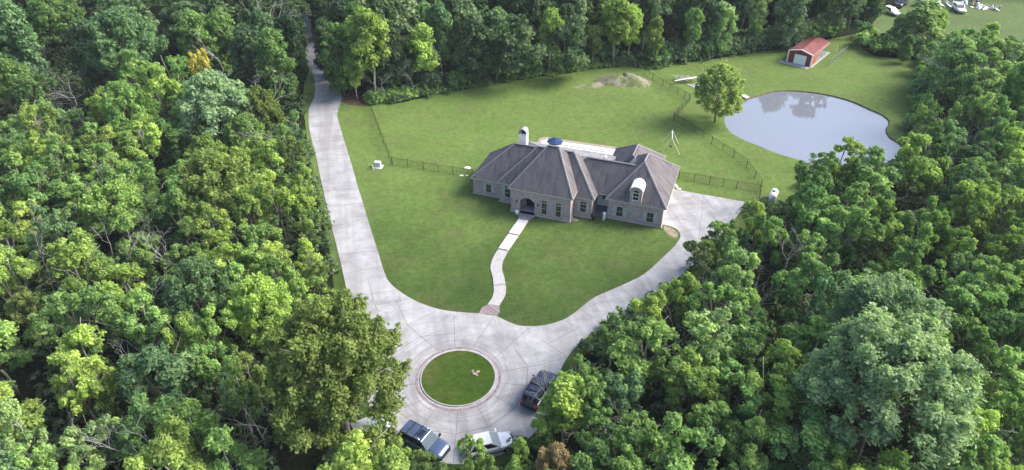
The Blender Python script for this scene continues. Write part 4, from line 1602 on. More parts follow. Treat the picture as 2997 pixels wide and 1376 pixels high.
    if sunroof:
        m = MB()
        x = gx[2] - .75
        m.box(x, x + .55, -tw * .5, tw * .5, z1 + .03, z1 + .068)
        bevel(m.build('sunroof', M['glass'], root), .02)
    m = MB()
    m.box(h - .10, h - .015, -hw * .42, hw * .42, zb * .42, zb * .70)
    m.build('grille', M['black'], root)
    m = MB()
    m.box(h * .985, h * 1.005, -hw * .66, hw * .66, .42, .52)
    m.build('bumper', M['chrome'] if style == 'suv' else body, root)
    return root


M['windscreen'] = plain('windscreen_glass', (0.10, 0.13, 0.16), 0.06, 0.9, 0, 0.1, 1)
NAVY = paint('navy_paint', (0.12, 0.16, 0.24), metal=0.8)
WHITE = paint('white_paint_gloss', (0.78, 0.78, 0.78))
BLACK = paint('black_paint', (0.028, 0.034, 0.06), metal=0.6)
SILV = paint('silver_paint', (0.45, 0.47, 0.50))
car('parked_car', (1181, 1258), (1302, 1321), 5.0, 2.0, 1.85, NAVY, 'dark blue-grey vehicle with sunroof and roof bars at the south rim of the circle', 'car', 'suv', M['chrome'], True, 2)
car('parked_car', (1365, 1308), (1494, 1276), 4.7, 1.88, 1.55, WHITE, 'white car parked at the south rim of the turning circle', 'car', 'car')
car('parked_car', (1556, 1170), (1600, 1100), 5.1, 2.0, 1.85, BLACK, 'black vehicle with ribbed roof at the east rim of the circle', 'car', 'suv', M['black'], False, 2)
car('parked_car', (1040, 1262), (1122, 1232), 4.6, 1.85, 1.5, SILV, 'silver car mostly hidden under the big round tree, nose by the dark vehicle', 'car', 'car')
car('parked_car', (1122, 985), (1086, 1075), 5.0, 1.95, 1.75, SILV, 'silver vehicle under the big round tree at the west rim, only its tail showing', 'car', 'suv')

# far field: parked and scrap vehicles, junk
car('parked_car', (2800, 18), (2815, 30), 4.8, 1.95, 1.7, WHITE, 'white car facing the lawn in the far scrap field', 'car', 'suv', tz=0.8)
car('parked_car', (2645, 4), (2628, 14), 5.0, 2.0, 1.8, BLACK, 'black vehicle partly behind trees in the far scrap field', 'car', 'suv', tz=0.8)
car('parked_car', (2598, 26), (2622, 36), 4.8, 1.9, 1.5, WHITE, 'white car half hidden by trees beside the lawn bay', 'car', 'car', tz=0.8)
car('parked_car', (2697, 8), (2722, 16), 5.0, 1.9, 1.7, WHITE, 'white vehicle between the pale tree and the scrap heap', 'car', 'suv', tz=0.8)
car('parked_car', (268, 72), (284, 80), 4.6, 1.8, 1.6, WHITE, 'white vehicle glimpsed through a gap in the northwest forest', 'car', 'car', tz=0.8)


def junk(px, py, n, sx_, sy_, label, seed, mats):
    rs = random.Random(seed)
    q = W(px, py)
    root = empty('scrap_heap', tuple(q), rs.uniform(0, 1))
    tag(root, label, 'scrap heap')
    names = ('sheet', 'barrel', 'plank')
    for k in range(n):
        x, y = rs.gauss(0, sx_), rs.gauss(0, sy_)
        m = MB()
        t = k % 3
        if t == 0:
            a = rs.uniform(0, 3.1)
            dx, dy = math.cos(a) * rs.uniform(.5, 1.3), math.sin(a) * rs.uniform(.5, 1.3)
            h_ = rs.uniform(0.1, 1.1)
            m.hexa([(x - dx, y - dy, 0.02), (x + dx, y - dy * .5, h_ * .4), (x + dx, y + dy, h_), (x - dx, y + dy * .6, .1), (x - dx, y - dy, 0.08), (x + dx, y - dy * .5, h_ * .4 + .06), (x + dx, y + dy, h_ + .06), (x - dx, y + dy * .6, .16)])
        elif t == 1:
            m.lathe(x, y, [(.3, 0), (.32, .2), (.3, .45), (.32, .7), (.3, .9), (.05, .92)], 10)
        else:
            a = rs.uniform(0, 3.1)
            m.tube([(x, y, .1), (x + 1.8 * math.cos(a), y + 1.8 * math.sin(a), rs.uniform(.1, .9))], .08, 4)
        m.build(names[t], M[rs.choice(mats)], root)


junk(2768, 16, 14, 1.8, 1.2, 'heap of white sheets and frames west of the white car in the scrap field', 1, ['white', 'galv', 'white'])
junk(2830, 4, 22, 3.2, 1.0, 'largest scrap heap with blue tarp at the top of the field', 2, ['white', 'blue', 'galv', 'black'])
junk(2856, 20, 8, 1.4, 0.7, 'small heap of pale boards right of the scrap field car', 3, ['board', 'white', 'sunlit_orange'])
junk(2893, 28, 10, 1.5, 0.8, 'pile of grey lumber near the dark trees of the scrap field', 4, ['dead_wood', 'galv', 'board'])

# ------------------------------------------------------------------ foliage
def leaves_mesh(name, C, N, S, T, rng, aspect=1.7, mats=None, jitter=0.55):
    """Many small leaf sprays: C centres, N facing, S sizes, T tint 0..1."""
    k = len(C)
    N = N + rng.normal(0, jitter, N.shape)
    N /= np.linalg.norm(N, axis=1, keepdims=True) + 1e-9
    A = np.cross(N, rng.normal(0, 1, N.shape))
    A /= np.linalg.norm(A, axis=1, keepdims=True) + 1e-9
    B = np.cross(N, A)
    s = (S * rng.uniform(0.65, 1.3, k))[:, None]
    a = A * s * 0.5 * aspect
    b = B * s * 0.5
    bend = N * s * 0.18
    V = np.empty((k, 4, 3), dtype=np.float32)
    V[:, 0] = C - a
    V[:, 1] = C + b + bend
    V[:, 2] = C + a
    V[:, 3] = C - b + bend
    me = bpy.data.meshes.new(name)
    me.vertices.add(k * 4)
    me.vertices.foreach_set('co', V.ravel())
    me.loops.add(k * 4)
    me.loops.foreach_set('vertex_index', np.arange(k * 4, dtype=np.int32))
    me.polygons.add(k)
    me.polygons.foreach_set('loop_start', np.arange(0, k * 4, 4, dtype=np.int32))
    me.polygons.foreach_set('loop_total', np.full(k, 4, dtype=np.int32))
    me.update(calc_edges=True)
    at = me.attributes.new('tint', 'FLOAT', 'FACE')
    at.data.foreach_set('value', np.clip(T, 0, 1).astype(np.float32))
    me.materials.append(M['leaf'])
    return me


def dirs(rng, n, up=0.25):
    d = rng.normal(0, 1, (n, 3))
    d[:, 2] += up
    d /= np.linalg.norm(d, axis=1, keepdims=True)
    return d


def clumps_to_leaves(rng, cl, per, leaf, spread=0.30):
    """cl: list of (centre, radius, tint). Leaves cover each clump's upper and outer skin."""
    C, N, S, T = [], [], [], []
    for c, r, t in cl:
        n = max(12, int(per * r * r))
        d = dirs(rng, n, 0.55)
        # each clump has its own knobbly skin
        ph = rng.uniform(0, 6.28, 3)
        rad = r * (1 + 0.26 * np.sin(5 * d[:, 0] + ph[0]) * np.sin(6 * d[:, 1] + ph[1]) + 0.20 * np.sin(7 * d[:, 2] + 6 * d[:, 0] + ph[2]))
        rad *= 1 - np.abs(rng.normal(0, spread, n))
        p = np.array(c) + d * rad[:, None] * np.array([1, 1, 0.72])
        C.append(p)
        N.append(d * 0.8 + np.array([0, 0, 0.35]))
        S.append(np.full(n, leaf))
        T.append(np.clip(t + rng.normal(0, 0.12, n), 0, 1))
    return np.concatenate(C), np.concatenate(N), np.concatenate(S), np.concatenate(T)


def young_crown(seed, H=10.0, Rr=2.8, leaf=0.30, n=26, per=230):
    """Ragged broadleaf crown: several narrow heads of foliage on rising limbs, each its own height."""
    rng = np.random.default_rng(seed)
    cl = []
    lead = rng.uniform(-0.6, 0.6, 2)
    nl = rng.integers(4, 8)
    heads = [(lead[0], lead[1], H - 1.0)]
    for i in range(nl):
        a = 6.28 * i / nl + rng.uniform(-0.6, 0.6)
        q = Rr * rng.uniform(0.40, 0.86)
        heads.append((q * math.cos(a), q * math.sin(a), H - rng.uniform(1.2, 4.4)))
    for hx, hy, hz in heads:
        hr = Rr * rng.uniform(0.20, 0.34)
        m = int(n / len(heads)) + 5
        tt = rng.uniform(0.25, 0.8)
        tall = rng.uniform(0.9, 1.7)
        for k in range(m):
            d = dirs(rng, 1, 0.2)[0]
            r = rng.uniform(0.30, 0.62)
            c = (hx + d[0] * hr, hy + d[1] * hr, hz + d[2] * hr * tall - 0.2)
            cl.append((c, r, tt + rng.normal(0, 0.14)))
    for k in range(int(n * 0.38)):                       # lower skirt, leaf tint kept dark as painted shade between the heads
        a = rng.uniform(0, 6.28)
        q = Rr * rng.uniform(0.25, 0.85)
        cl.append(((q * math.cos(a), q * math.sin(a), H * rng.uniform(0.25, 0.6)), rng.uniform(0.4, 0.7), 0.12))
    return leaves_mesh('crown', *clumps_to_leaves(rng, cl, per, leaf), rng), heads


def tall_crown(seed, H=19.0, Rr=4.2, leaf=0.50, n=75, per=62, z0=0.18, taper=0.5):
    """Tall forest-edge tree: foliage in irregular shelves from near the ground to the top."""
    rng = np.random.default_rng(seed)
    cl = []
    heads = []
    for k in range(n):
        t = (k + rng.uniform(0, 1)) / n
        z = H * (z0 + (1 - z0) * t) - 0.8
        env = Rr * max(0.12, 1 - abs(1.9 * t - 0.85) ** 2.6) ** taper
        a = k * 2.4 + rng.normal(0, 0.5)
        q = env * rng.uniform(0.35, 1.0)
        r = rng.uniform(0.7, 1.7)
        cl.append(((q * math.cos(a), q * math.sin(a), z), r, rng.uniform(0.25, 0.75)))
        if k % 7 == 3:
            heads.append((q * math.cos(a), q * math.sin(a), z))
    return leaves_mesh('crown', *clumps_to_leaves(rng, cl, per, leaf, 0.25), rng), heads


def fine_crown(seed, H=13.0, Rr=5.0, leaf=0.26, n=120, per=190, zc=0.55, spike=1.0, low=-0.35):
    """Dense fine-textured dome of upright twigs."""
    rng = np.random.default_rng(seed)
    cl = []
    heads = []
    for k in range(n):
        d = dirs(rng, 1, 0.5)[0]
        if d[2] < low:
            d[2] *= -0.4
        q = rng.uniform(0.72, 1.0)
        zr = H * (1 - zc)
        wob = 1 + 0.16 * math.sin(3 * math.atan2(d[1], d[0]) + seed) * math.sin(4 * d[2] + seed)
        c = (d[0] * Rr * q * wob, d[1] * Rr * q * wob, H * zc + d[2] * zr * q)
        cl.append((c, rng.uniform(0.55, 0.95), rng.uniform(0.3, 0.65)))
        if k % 11 == 0:
            heads.append(c)
        if k % 2 == 0:                                    # twig ends standing out of the dome
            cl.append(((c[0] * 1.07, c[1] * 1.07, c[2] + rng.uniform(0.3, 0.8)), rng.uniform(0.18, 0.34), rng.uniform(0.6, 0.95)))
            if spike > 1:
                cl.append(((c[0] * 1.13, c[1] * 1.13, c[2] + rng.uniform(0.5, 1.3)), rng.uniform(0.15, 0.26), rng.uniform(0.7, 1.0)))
    return leaves_mesh('crown', *clumps_to_leaves(rng, cl, per, leaf, 0.42 if spike > 1 else 0.3), rng, aspect=1.9, jitter=0.8), heads


def bush_crown(seed, H=2.6, Rr=1.8, leaf=0.3, n=12, per=130):
    rng = np.random.default_rng(seed)
    cl = []
    for k in range(n):
        a = rng.uniform(0, 6.28)
        q = Rr * math.sqrt(rng.uniform(0, 1)) * 0.75
        z = H * (1 - 0.45 * (q / Rr) ** 2) * rng.uniform(0.35, 0.85)
        cl.append(((q * math.cos(a), q * math.sin(a), z), rng.uniform(0.5, 0.9), rng.uniform(0.3, 0.7)))
    return leaves_mesh('crown', *clumps_to_leaves(rng, cl, per, leaf, 0.25), rng), []


def limb(mb, rng, a, b, r0, r1, sag=0.3, seg=4, n=5):
    a, b = Vector(a), Vector(b)
    pts, rad = [], []
    for i in range(seg + 1):
        t = i / seg
        p = a.lerp(b, t)
        p.z += math.sin(math.pi * t) * sag * -0.4 + (b.z - a.z) * 0.12 * math.sin(math.pi * t)
        if 0 < i < seg:
            p += Vector(rng.normal(0, 0.07 * (b - a).length / seg, 3))
        pts.append(p)
        rad.append(r0 + (r1 - r0) * t)
    mb.tube(pts, rad, n)
    return pts


def trunk_mesh(seed, H, heads, r=0.16, fork=0.38):
    rng = np.random.default_rng(seed)
    mb = MB()
    top = Vector((rng.uniform(-.3, .3), rng.uniform(-.3, .3), H * fork))
    limb(mb, rng, (0, 0, -0.3), top, r, r * 0.75, 0, 3, 7)
    for h in heads:
        if h[2] < top.z + 0.5:
            st = Vector((top.x * h[2] / top.z * 0.6, 0, h[2] * 0.7))
            limb(mb, rng, st, h, r * 0.35, 0.03)
        else:
            pts = limb(mb, rng, top, h, r * 0.6, 0.035)
            q = pts[2]
            e = Vector(h) + Vector(rng.normal(0, 0.9, 3))
            limb(mb, rng, q, e, r * 0.28, 0.02, 0.1, 3, 4)
    return mb.mesh('trunk', True)


def dead_mesh(seed, H=8.0, spread=2.0, r=0.12, nb=9):
    """Leafless tree: bare forking limbs and twigs."""
    rng = np.random.default_rng(seed)
    mb = MB()

    def grow(p, d, L, rad, depth):
        q = p + d * L
        mid = p.lerp(q, 0.5) + Vector(rng.normal(0, 0.07 * L, 3))
        mb.tube([p, mid, q], [rad, rad * 0.8, rad * 0.6], 5 if depth > 1 else 4)
        if depth == 0:
            return
        for k in range(2 if rng.uniform() < 0.6 else 3):
            nd = (d + Vector(rng.normal(0, 0.48, 3))).normalized()
            nd.z = max(nd.z, 0.05)
            grow(q if k < 2 else mid, nd.normalized(), L * rng.uniform(0.58, 0.85), rad * 0.6, depth - 1)

    lean = Vector((rng.normal(0, 0.10), rng.normal(0, 0.10), 1)).normalized()
    grow(Vector((0, 0, -0.2)), lean, H * 0.42, r, 5)
    me = mb.mesh('bare_limbs')
    me.materials.append(M['dead_wood'])
    return me


VAR = {}
RAD = {}


def variant(kind, i, crown, heads, H, r, fork, bark='bark'):
    tm = trunk_mesh(900 + i + hash_(kind), H, heads, r, fork)
    tm.materials.append(M[bark])
    VAR.setdefault(kind, []).append((crown, tm))
    co = np.empty(len(crown.vertices) * 3, dtype=np.float32)
    crown.vertices.foreach_get('co', co)
    co = co.reshape(-1, 3)
    RAD.setdefault(kind, []).append(float(np.percentile(np.hypot(co[:, 0], co[:, 1]), 95)))


def hash_(s):
    return sum(ord(c) for c in s) * 7 % 1000


for i in range(12):
    H, Rr = 10.0, 2.7 + 0.15 * (i % 3)
    c, h = young_crown(10 + i, H, Rr, 0.20, 28 + 3 * (i % 4), 430)
    variant('young', i, c, h, H, 0.15, 0.34, 'pale_bark' if i % 3 == 0 else 'bark')
for i in range(6):
    c, h = tall_crown(40 + i, 19.0, 4.0 + 0.3 * (i % 3), 0.50, 80, 60, 0.16, (0.5, 0.65, 0.4)[i % 3])
    variant('tall', i, c, h, 19.0, 0.26, 0.35)
for i in range(3):
    c, h = tall_crown(60 + i, 19.0, 3.4, 0.46, 46, 70, 0.42, 0.45)
    variant('airy', i, c, h, 19.0, 0.22, 0.45, 'pale_bark')
for i in range(4):
    c, h = fine_crown(70 + i, 12.0, 4.6, 0.23, 130, 210)
    variant('fine', i, c, h, 12.0, 0.25, 0.3)
c, h = fine_crown(95, 12.0, 4.7, 0.24, 190, 170, 0.53, 1.2, -0.85)
variant('pondtree', 0, c, h, 12.0, 0.22, 0.3)
for i in range(4):
    c, h = bush_crown(80 + i)
    variant('bush', i, c, h, 2.0, 0.05, 0.4)
for i in range(2):
    c, h = fine_crown(50 + i, 16.0, 5.0, 0.165, 230, 400, 0.50, 1.6, -0.75)
    variant('grand', i, c, h, 16.0, 0.3, 0.3)
for i in range(7):
    VAR.setdefault('dead', []).append((None, dead_mesh(100 + i, 8.0, 2.0, 0.075)))

for k_, v_ in RAD.items():
    print('RAD', k_, [round(x, 2) for x in v_])
TREES = []          # (x, y, top z, projected row) of everything planted
SZ = {'young': (10.0, 2.75), 'tall': (19.0, 4.1), 'airy': (19.0, 3.4), 'fine': (12.0, 4.8), 'bush': (2.6, 1.8), 'pondtree': (12.0, 4.2), 'grand': (16.0, 5.0), 'dead': (8.0, 2.0)}
SZ.update({k_: (SZ[k_][0], sum(v_) / len(v_)) for k_, v_ in RAD.items()})
KNAME = {'young': 'broadleaf_tree', 'tall': 'forest_tree', 'airy': 'broadleaf_tree', 'fine': 'spreading_tree', 'bush': 'shrub', 'pondtree': 'lone_tree', 'grand': 'spreading_tree', 'dead': 'dead_tree'}
TONE = {'lime': (0.365, 0.475, 0.125), 'mid': (0.265, 0.395, 0.125), 'green': (0.175, 0.285, 0.095), 'blue': (0.18, 0.285, 0.135), 'dark': (0.105, 0.16, 0.08),
        'olive': (0.21, 0.275, 0.085), 'grey': (0.28, 0.36, 0.20), 'yellow': (0.62, 0.50, 0.12), 'autumn': (0.38, 0.46, 0.17), 'tan': (0.45, 0.33, 0.22), 'pale': (0.36, 0.46, 0.18), 'deep': (0.055, 0.1, 0.048)}
rt = random.Random(77)


def plant(kind, x, y, H=None, wide=1.0, tone='mid', vi=None, label=None, group=None, z=0.0, rot=None):
    h0, r0 = SZ[kind]
    H = H or h0
    vs = VAR[kind]
    i = rt.randrange(len(vs)) if vi is None else vi % len(vs)
    cm, tm = vs[i]
    s = H / h0
    rz = rt.uniform(0, 6.28) if rot is None else rot
    t = TONE[tone]
    j = rt.uniform(0.84, 1.16)
    k = rt.uniform(-0.07, 0.035)
    colr = (t[0] * j * (1 + k), t[1] * j, t[2] * j * (1 - k), 1)
    if kind == 'dead':
        o = bpy.data.objects.new('dead_tree', tm)
        COL.objects.link(o)
        o.location = (x, y, z)
        o.scale = (s * wide, s * wide, s)
        o.rotation_euler = (0, 0, rz)
        rec = dict(o=o, x=x, y=y, H=H, r=r0 * s * wide, kind=kind, tone='dead', label=label, group=group)
        TREES.append(rec)
        return rec
    o = empty(KNAME[kind], (x, y, z), rz)
    o.scale = (s * wide, s * wide, s)
    c = bpy.data.objects.new('crown', cm)
    COL.objects.link(c)
    c.parent = o
    c.color = colr
    if kind != 'bush':
        tr = bpy.data.objects.new('trunk', tm)
        COL.objects.link(tr)
        tr.parent = o
    rec = dict(o=o, x=x, y=y, H=H, r=r0 * s * wide, kind=kind, tone=tone, label=label, group=group)
    TREES.append(rec)
    return rec


def crown_box(kind, x, y, H, r):
    """Projected centre and half sizes of a crown."""
    lo = {'young': 0.42, 'tall': 0.2, 'airy': 0.45, 'fine': 0.2, 'bush': 0.0, 'pondtree': 0.2, 'grand': 0.1, 'dead': 0.3}[kind]
    px, pt, d = P(x, y, H)
    _, pb, _ = P(x, y, H * lo)
    cx, cy, d = P(x, y, H * (1 + lo) / 2)
    return cx, cy, FPX * r / d, abs(pb - pt) / 2 + FPX * r / d * 0.45


def fits(kind, x, y, H, r, slack=0.8):
    cx, cy, rx, ry = crown_box(kind, x, y, H, r)
    if cx < -60 - rx or cx > 3060 + rx or cy < -ry - 40 or cy > 1376 + ry:
        return None
    for k in range(10):
        a = 6.283 * k / 10
        if not treezone(cx + rx * slack * math.cos(a), cy + ry * slack * math.sin(a)):
            return False
    return True


BLOCK = [[(p.x, p.y) for p in drive_w], [(p.x, p.y) for p in pond_w], [(p.x, p.y) for p in front],
         [(p.x, p.y) for p in WL([(2735, 90), (2730, 30), (2640, -20), (3300, -20), (3300, 100), (2997, 110), (2900, 85)])]]


def wchoice_(pairs):
    t = rt.random() * sum(w for _, w in pairs)
    for v, w in pairs:
        t -= w
        if t <= 0:
            return v
    return pairs[-1][0]


def at_top(px, py, H):
    """Ground position of a tree whose top shows at this photo point."""
    p = W(px, py, H)
    return p.x, p.y


# --- trees that stand out in the photograph, placed one by one: (kind, top px, top py, height, width factor, tone, label)
HAND = [
    ('grand', 935, 893, 18.5, 0.97, 'olive', 'big round olive-green tree whose crown overhangs the turning circle and hides parked cars'),
    ('young', 1105, 1285, 6.0, 0.95, 'lime', 'yellow-green tree between the big round tree and the tail of the dark blue-grey vehicle'),
    ('young', 1165, 1285, 5.0, 0.85, 'lime', 'small yellow-green tree right against the tail of the dark blue-grey vehicle'),
    ('young', 1232, 1322, 4.5, 1.0, 'olive', 'low dull green tree brushing the side of the dark blue-grey vehicle'),
    ('young', 1300, 1352, 4.5, 0.9, 'olive', 'low dull tree at the bottom edge below the dark vehicle'),
    ('young', 1375, 1282, 6.5, 0.66, 'lime', 'small bright yellow-green tree standing in front of the white car'),
    ('young', 1425, 1332, 5.0, 0.70, 'lime', 'low bright tree under the rear door of the white car'),
    ('young', 1522, 1275, 5.0, 0.72, 'lime', 'small lime tree over the nose of the white car'),
    ('airy', 1662, 1112, 9.0, 1.05, 'lime', 'yellow-green tree with pale branches overhanging the black vehicle'),
    ('young', 1600, 1178, 7.0, 0.80, 'lime', 'bright lime tree beside the tail of the black vehicle'),
    ('young', 1510, 1345, 6.0, 0.8, 'mid', 'green tree at the bottom edge beneath the white car'),
    ('young', 1700, 1060, 9.5, 0.85, 'mid', 'green tree behind the branchy yellow tree at the circle edge'),
    ('fine', 1622, 1306, 8.0, 0.50, 'tan', 'dead rust-brown conifer at the bottom edge of the photo'),
    ('grand', 2680, 960, 17.5, 1.15, 'grey', 'huge grey-green willow-like tree, the largest crown in the east woods'),
    ('grand', 2640, 832, 15.0, 1.10, 'grey', 'broad grey-green tree with tan twig ends directly behind the huge willow-like one'),
    ('fine', 600, 222, 14.0, 1.02, 'grey', 'broad silvery green tree with upright twigs in the upper west woods'),
    ('fine', 348, 238, 13.0, 0.72, 'mid', 'leaning green tree with fan-shaped sprays beside the bright tall one'),
    ('young', 448, 188, 14.0, 0.80, 'lime', 'tall bright yellow-green tree among darker trees in the upper west woods'),
    ('fine', 600, 455, 12.5, 1.00, 'olive', 'large fine-leaved olive tree in the middle of the west woods'),
    ('fine', 745, 260, 11.0, 0.75, 'olive', 'dull olive tree near the west edge of the long driveway'),
    ('young', 578, 142, 13.0, 0.50, 'yellow', 'small golden-yellow tree beside the bare grey tree'),
    ('young', 85, 296, 11.0, 0.85, 'lime', 'bright yellow-green tree by the west edge, set against dark forest'),
    ('fine', 570, 770, 11.0, 0.85, 'blue', 'large round blue-green tree in the lower west woods'),
    ('young', 868, 470, 8.0, 0.85, 'lime', 'yellow-green tree on the driveway edge, level with the electrical cabinet'),
    ('young', 880, 545, 8.0, 0.9, 'lime', 'yellow-green tree on the driveway edge, level with the house roofs'),
    ('young', 890, 610, 7.0, 0.85, 'mid', 'shaggy green tree on the driveway edge, level with the front porch'),
    ('young', 888, 690, 8.0, 0.9, 'lime', 'yellow-green tree on the driveway edge, level with the white walk slabs'),
    ('young', 915, 760, 7.0, 0.9, 'olive', 'dull shrubby tree leaning toward the driveway grass strip'),
    ('young', 880, 820, 8.0, 0.9, 'lime', 'bright yellow-green tree directly behind the big round tree'),
    ('young', 845, 400, 8.5, 0.8, 'olive', 'olive tree on the driveway edge above the yellow-green row'),
    ('young', 850, 320, 9.0, 0.8, 'green', 'green tree at the driveway bend, west side'),
    ('young', 2480, 412, 10.5, 1.0, 'lime', 'bright tree standing against the south shore of the pond'),
    ('young', 2400, 450, 9.5, 0.9, 'mid', 'green tree on the south shore of the pond beside the lawn'),
    ('young', 2720, 392, 12.0, 1.0, 'lime', 'yellow-green tree topping the pond outlet'),
    ('young', 2590, 430, 11.0, 1.1, 'pale', 'pale green tree between the two bright trees of the south shore'),
    ('young', 2125, 655, 7.5, 0.95, 'mid', 'bushy tree overhanging the corner of the parking pad'),
    ('young', 2235, 595, 8.5, 0.9, 'lime', 'yellow-green tree at the far corner of the parking pad'),
    ('young', 2065, 700, 8.0, 0.9, 'olive', 'olive green tree at the edge of the lower drive'),
    ('young', 2010, 790, 8.0, 0.9, 'lime', 'lime tree with a rounded top beside the lower drive'),
    ('young', 1915, 868, 8.5, 0.95, 'lime', 'yellow-green tree over the narrow part of the lower drive'),
    ('young', 1800, 925, 7.5, 0.95, 'green', 'dark green tree at the mouth of the lower drive'),
]
for k, px, py, H, wf, tone, lab in HAND:
    x, y = at_top(px, py, H)
    plant(k, x, y, H, wf, tone, label=lab)
# (kind, foot px, foot py, top py, width factor, tone, label): trees whose feet can be seen or read from the wood edge
HANDB = [
    ('airy', 1100, 288, 26, 1.05, 'lime', 'tallest yellow-green tree at the north wood edge, just east of the driveway bend'),
    ('airy', 1248, 268, 72, 1.05, 'lime', 'yellow-green tree with a bare white trunk on the north wood edge'),
    ('airy', 1046, 292, 165, 1.0, 'lime', 'shorter yellow-green tree above the top corner of the black fence'),
    ('tall', 1010, 280, 70, 0.95, 'green', 'dark bluish green tree leaning over the driveway bend'),
    ('tall', 868, 172, 10, 1.05, 'deep', 'very dark tree hanging over the west side of the narrow driveway'),
    ('tall', 945, 118, -25, 0.95, 'dark', 'dark tree behind which the driveway disappears'),
    ('tall', 872, 100, -25, 0.9, 'dark', 'dark tree at the top of the driveway, west side'),
    ('tall', 968, 226, 60, 0.90, 'dark', 'dark dense tree right beside the narrow part of the driveway'),
    ('airy', 1795, 190, -5, 1.05, 'lime', 'bright yellow-green tree above the dirt mound'),
    ('airy', 1838, 185, 15, 0.85, 'lime', 'second bright tree above the dirt mound, nearer the fence end'),
    ('airy', 1608, 214, 26, 0.9, 'lime', 'slender yellow-green tree with a curved pale trunk'),
    ('airy', 1908, 192, 50, 0.9, 'olive', 'yellowish olive tree on a thin dark trunk above the fence end'),
    ('airy', 1735, 198, 75, 0.8, 'olive', 'small yellowish tree west of the bright tree above the mound'),
    ('airy', 2012, 178, 24, 0.80, 'mid', 'narrow tall green tree in the north woods'),
    ('tall', 2095, 160, 8, 1.0, 'pale', 'pale green leafy tree west of the red shed'),
    ('airy', 2200, 146, 5, 0.85, 'pale', 'tall pale green column of foliage behind the reed strip'),
    ('tall', 1460, 232, 30, 1.15, 'blue', 'blue-green tree rising over the middle of the back lawn'),
    ('tall', 1390, 248, 40, 1.0, 'dark', 'dark tree beside the blue-green one over the back lawn'),
    ('tall', 1195, 250, -20, 1.1, 'grey', 'tall grey-green tree with forked bare trunk behind the dark gap'),
    ('pondtree', 2092, 357, 196, 1.0, 'autumn', 'lone tree with yellowing leaves standing beside the pond'),
    ('tall', 2672, 150, 4, 1.5, 'pale', 'tall pale yellow-green tree beside the scrap field'),
    ('tall', 2610, 150, 45, 1.0, 'blue', 'round blue-green tree at the tip of the lawn bay'),
    ('airy', 2722, 150, 28, 0.8, 'lime', 'narrow lime column against the east side of the tall pale tree'),
    ('young', 2770, 168, 88, 1.2, 'pale', 'pale green tree just below the west corner of the scrap field'),
    ('young', 2805, 160, 84, 1.2, 'pale', 'second pale tree below the scrap field, east of the first'),
    ('airy', 2872, 168, 66, 1.2, 'lime', 'yellow-green tree rising above the others below the scrap field'),
    ('young', 2925, 175, 112, 1.3, 'pale', 'pale tree below the east part of the scrap field'),
    ('young', 2980, 190, 118, 1.2, 'mid', 'green tree at the east photo edge below the scrap field'),
    ('tall', 2640, 185, 105, 0.9, 'green', 'green tree at the inner corner where lawn bay meets east woods'),
    ('young', 2700, 215, 125, 1.3, 'mid', 'green tree at the northeast corner of the back lawn'),
    ('young', 2565, 150, 95, 1.3, 'green', 'low dense green thicket tree at the edge of the lawn bay'),
    ('young', 2625, 166, 110, 1.2, 'green', 'second low thicket tree at the edge of the lawn bay, nearer the shed lawn'),
]
for k, bx, by, ty, wf, tone, lab in HANDB:
    g_ = W(bx, by)
    H = 3.0
    while P(g_.x, g_.y, H)[1] > ty and H < 30:
        H += 0.1
    plant(k, g_.x, g_.y, H, wf, tone, label=lab)


def along(pts, step, off, z=0):
    """World points every `step` metres along a surveyed line, pushed sideways by off."""
    w = WL(pts)
    out, carry = [], 0.0
    for a, b in zip(w[:-1], w[1:]):
        d = (b - a)
        L = d.length
        d.normalize()
        n = Vector((-d.y, d.x, 0))
        t = carry
        while t < L:
            out.append(a + d * t + n * off)
            t += step
        carry = t - L
    return out


EDGE_N = [(1090, 300), (1165, 294), (1280, 270), (1460, 236), (1630, 212), (1722, 198), (1840, 184), (1915, 198), (1980, 184), (2095, 168), (2210, 150), (2325, 132), (2440, 108)]
EDGE_E = [(2522, 108), (2515, 136), (2563, 160), (2638, 169), (2705, 175), (2680, 238), (2678, 287), (2660, 325), (2660, 363), (2678, 401), (2660, 425)]
for p in along(EDGE_N, 3.1, 1.0):
    bx = P(p.x, p.y, 0)[0]
    if bx < 1260:
        continue
    plant('bush', p.x + rt.uniform(-.6, .6), p.y + rt.uniform(-.3, 1.2), rt.uniform(2.0, 4.6), rt.uniform(0.7, 1.0), wchoice_([('green', 4), ('dark', 3), ('mid', 1.5), ('blue', 2)]))
for p in along(EDGE_E, 3.6, 1.2):
    plant('bush', p.x + rt.uniform(-.6, .6), p.y + rt.uniform(-.5, .5), rt.uniform(2.4, 4.2), rt.uniform(0.8, 1.1), wchoice_([('green', 3), ('blue', 3), ('mid', 1.5), ('pale', 2)]))
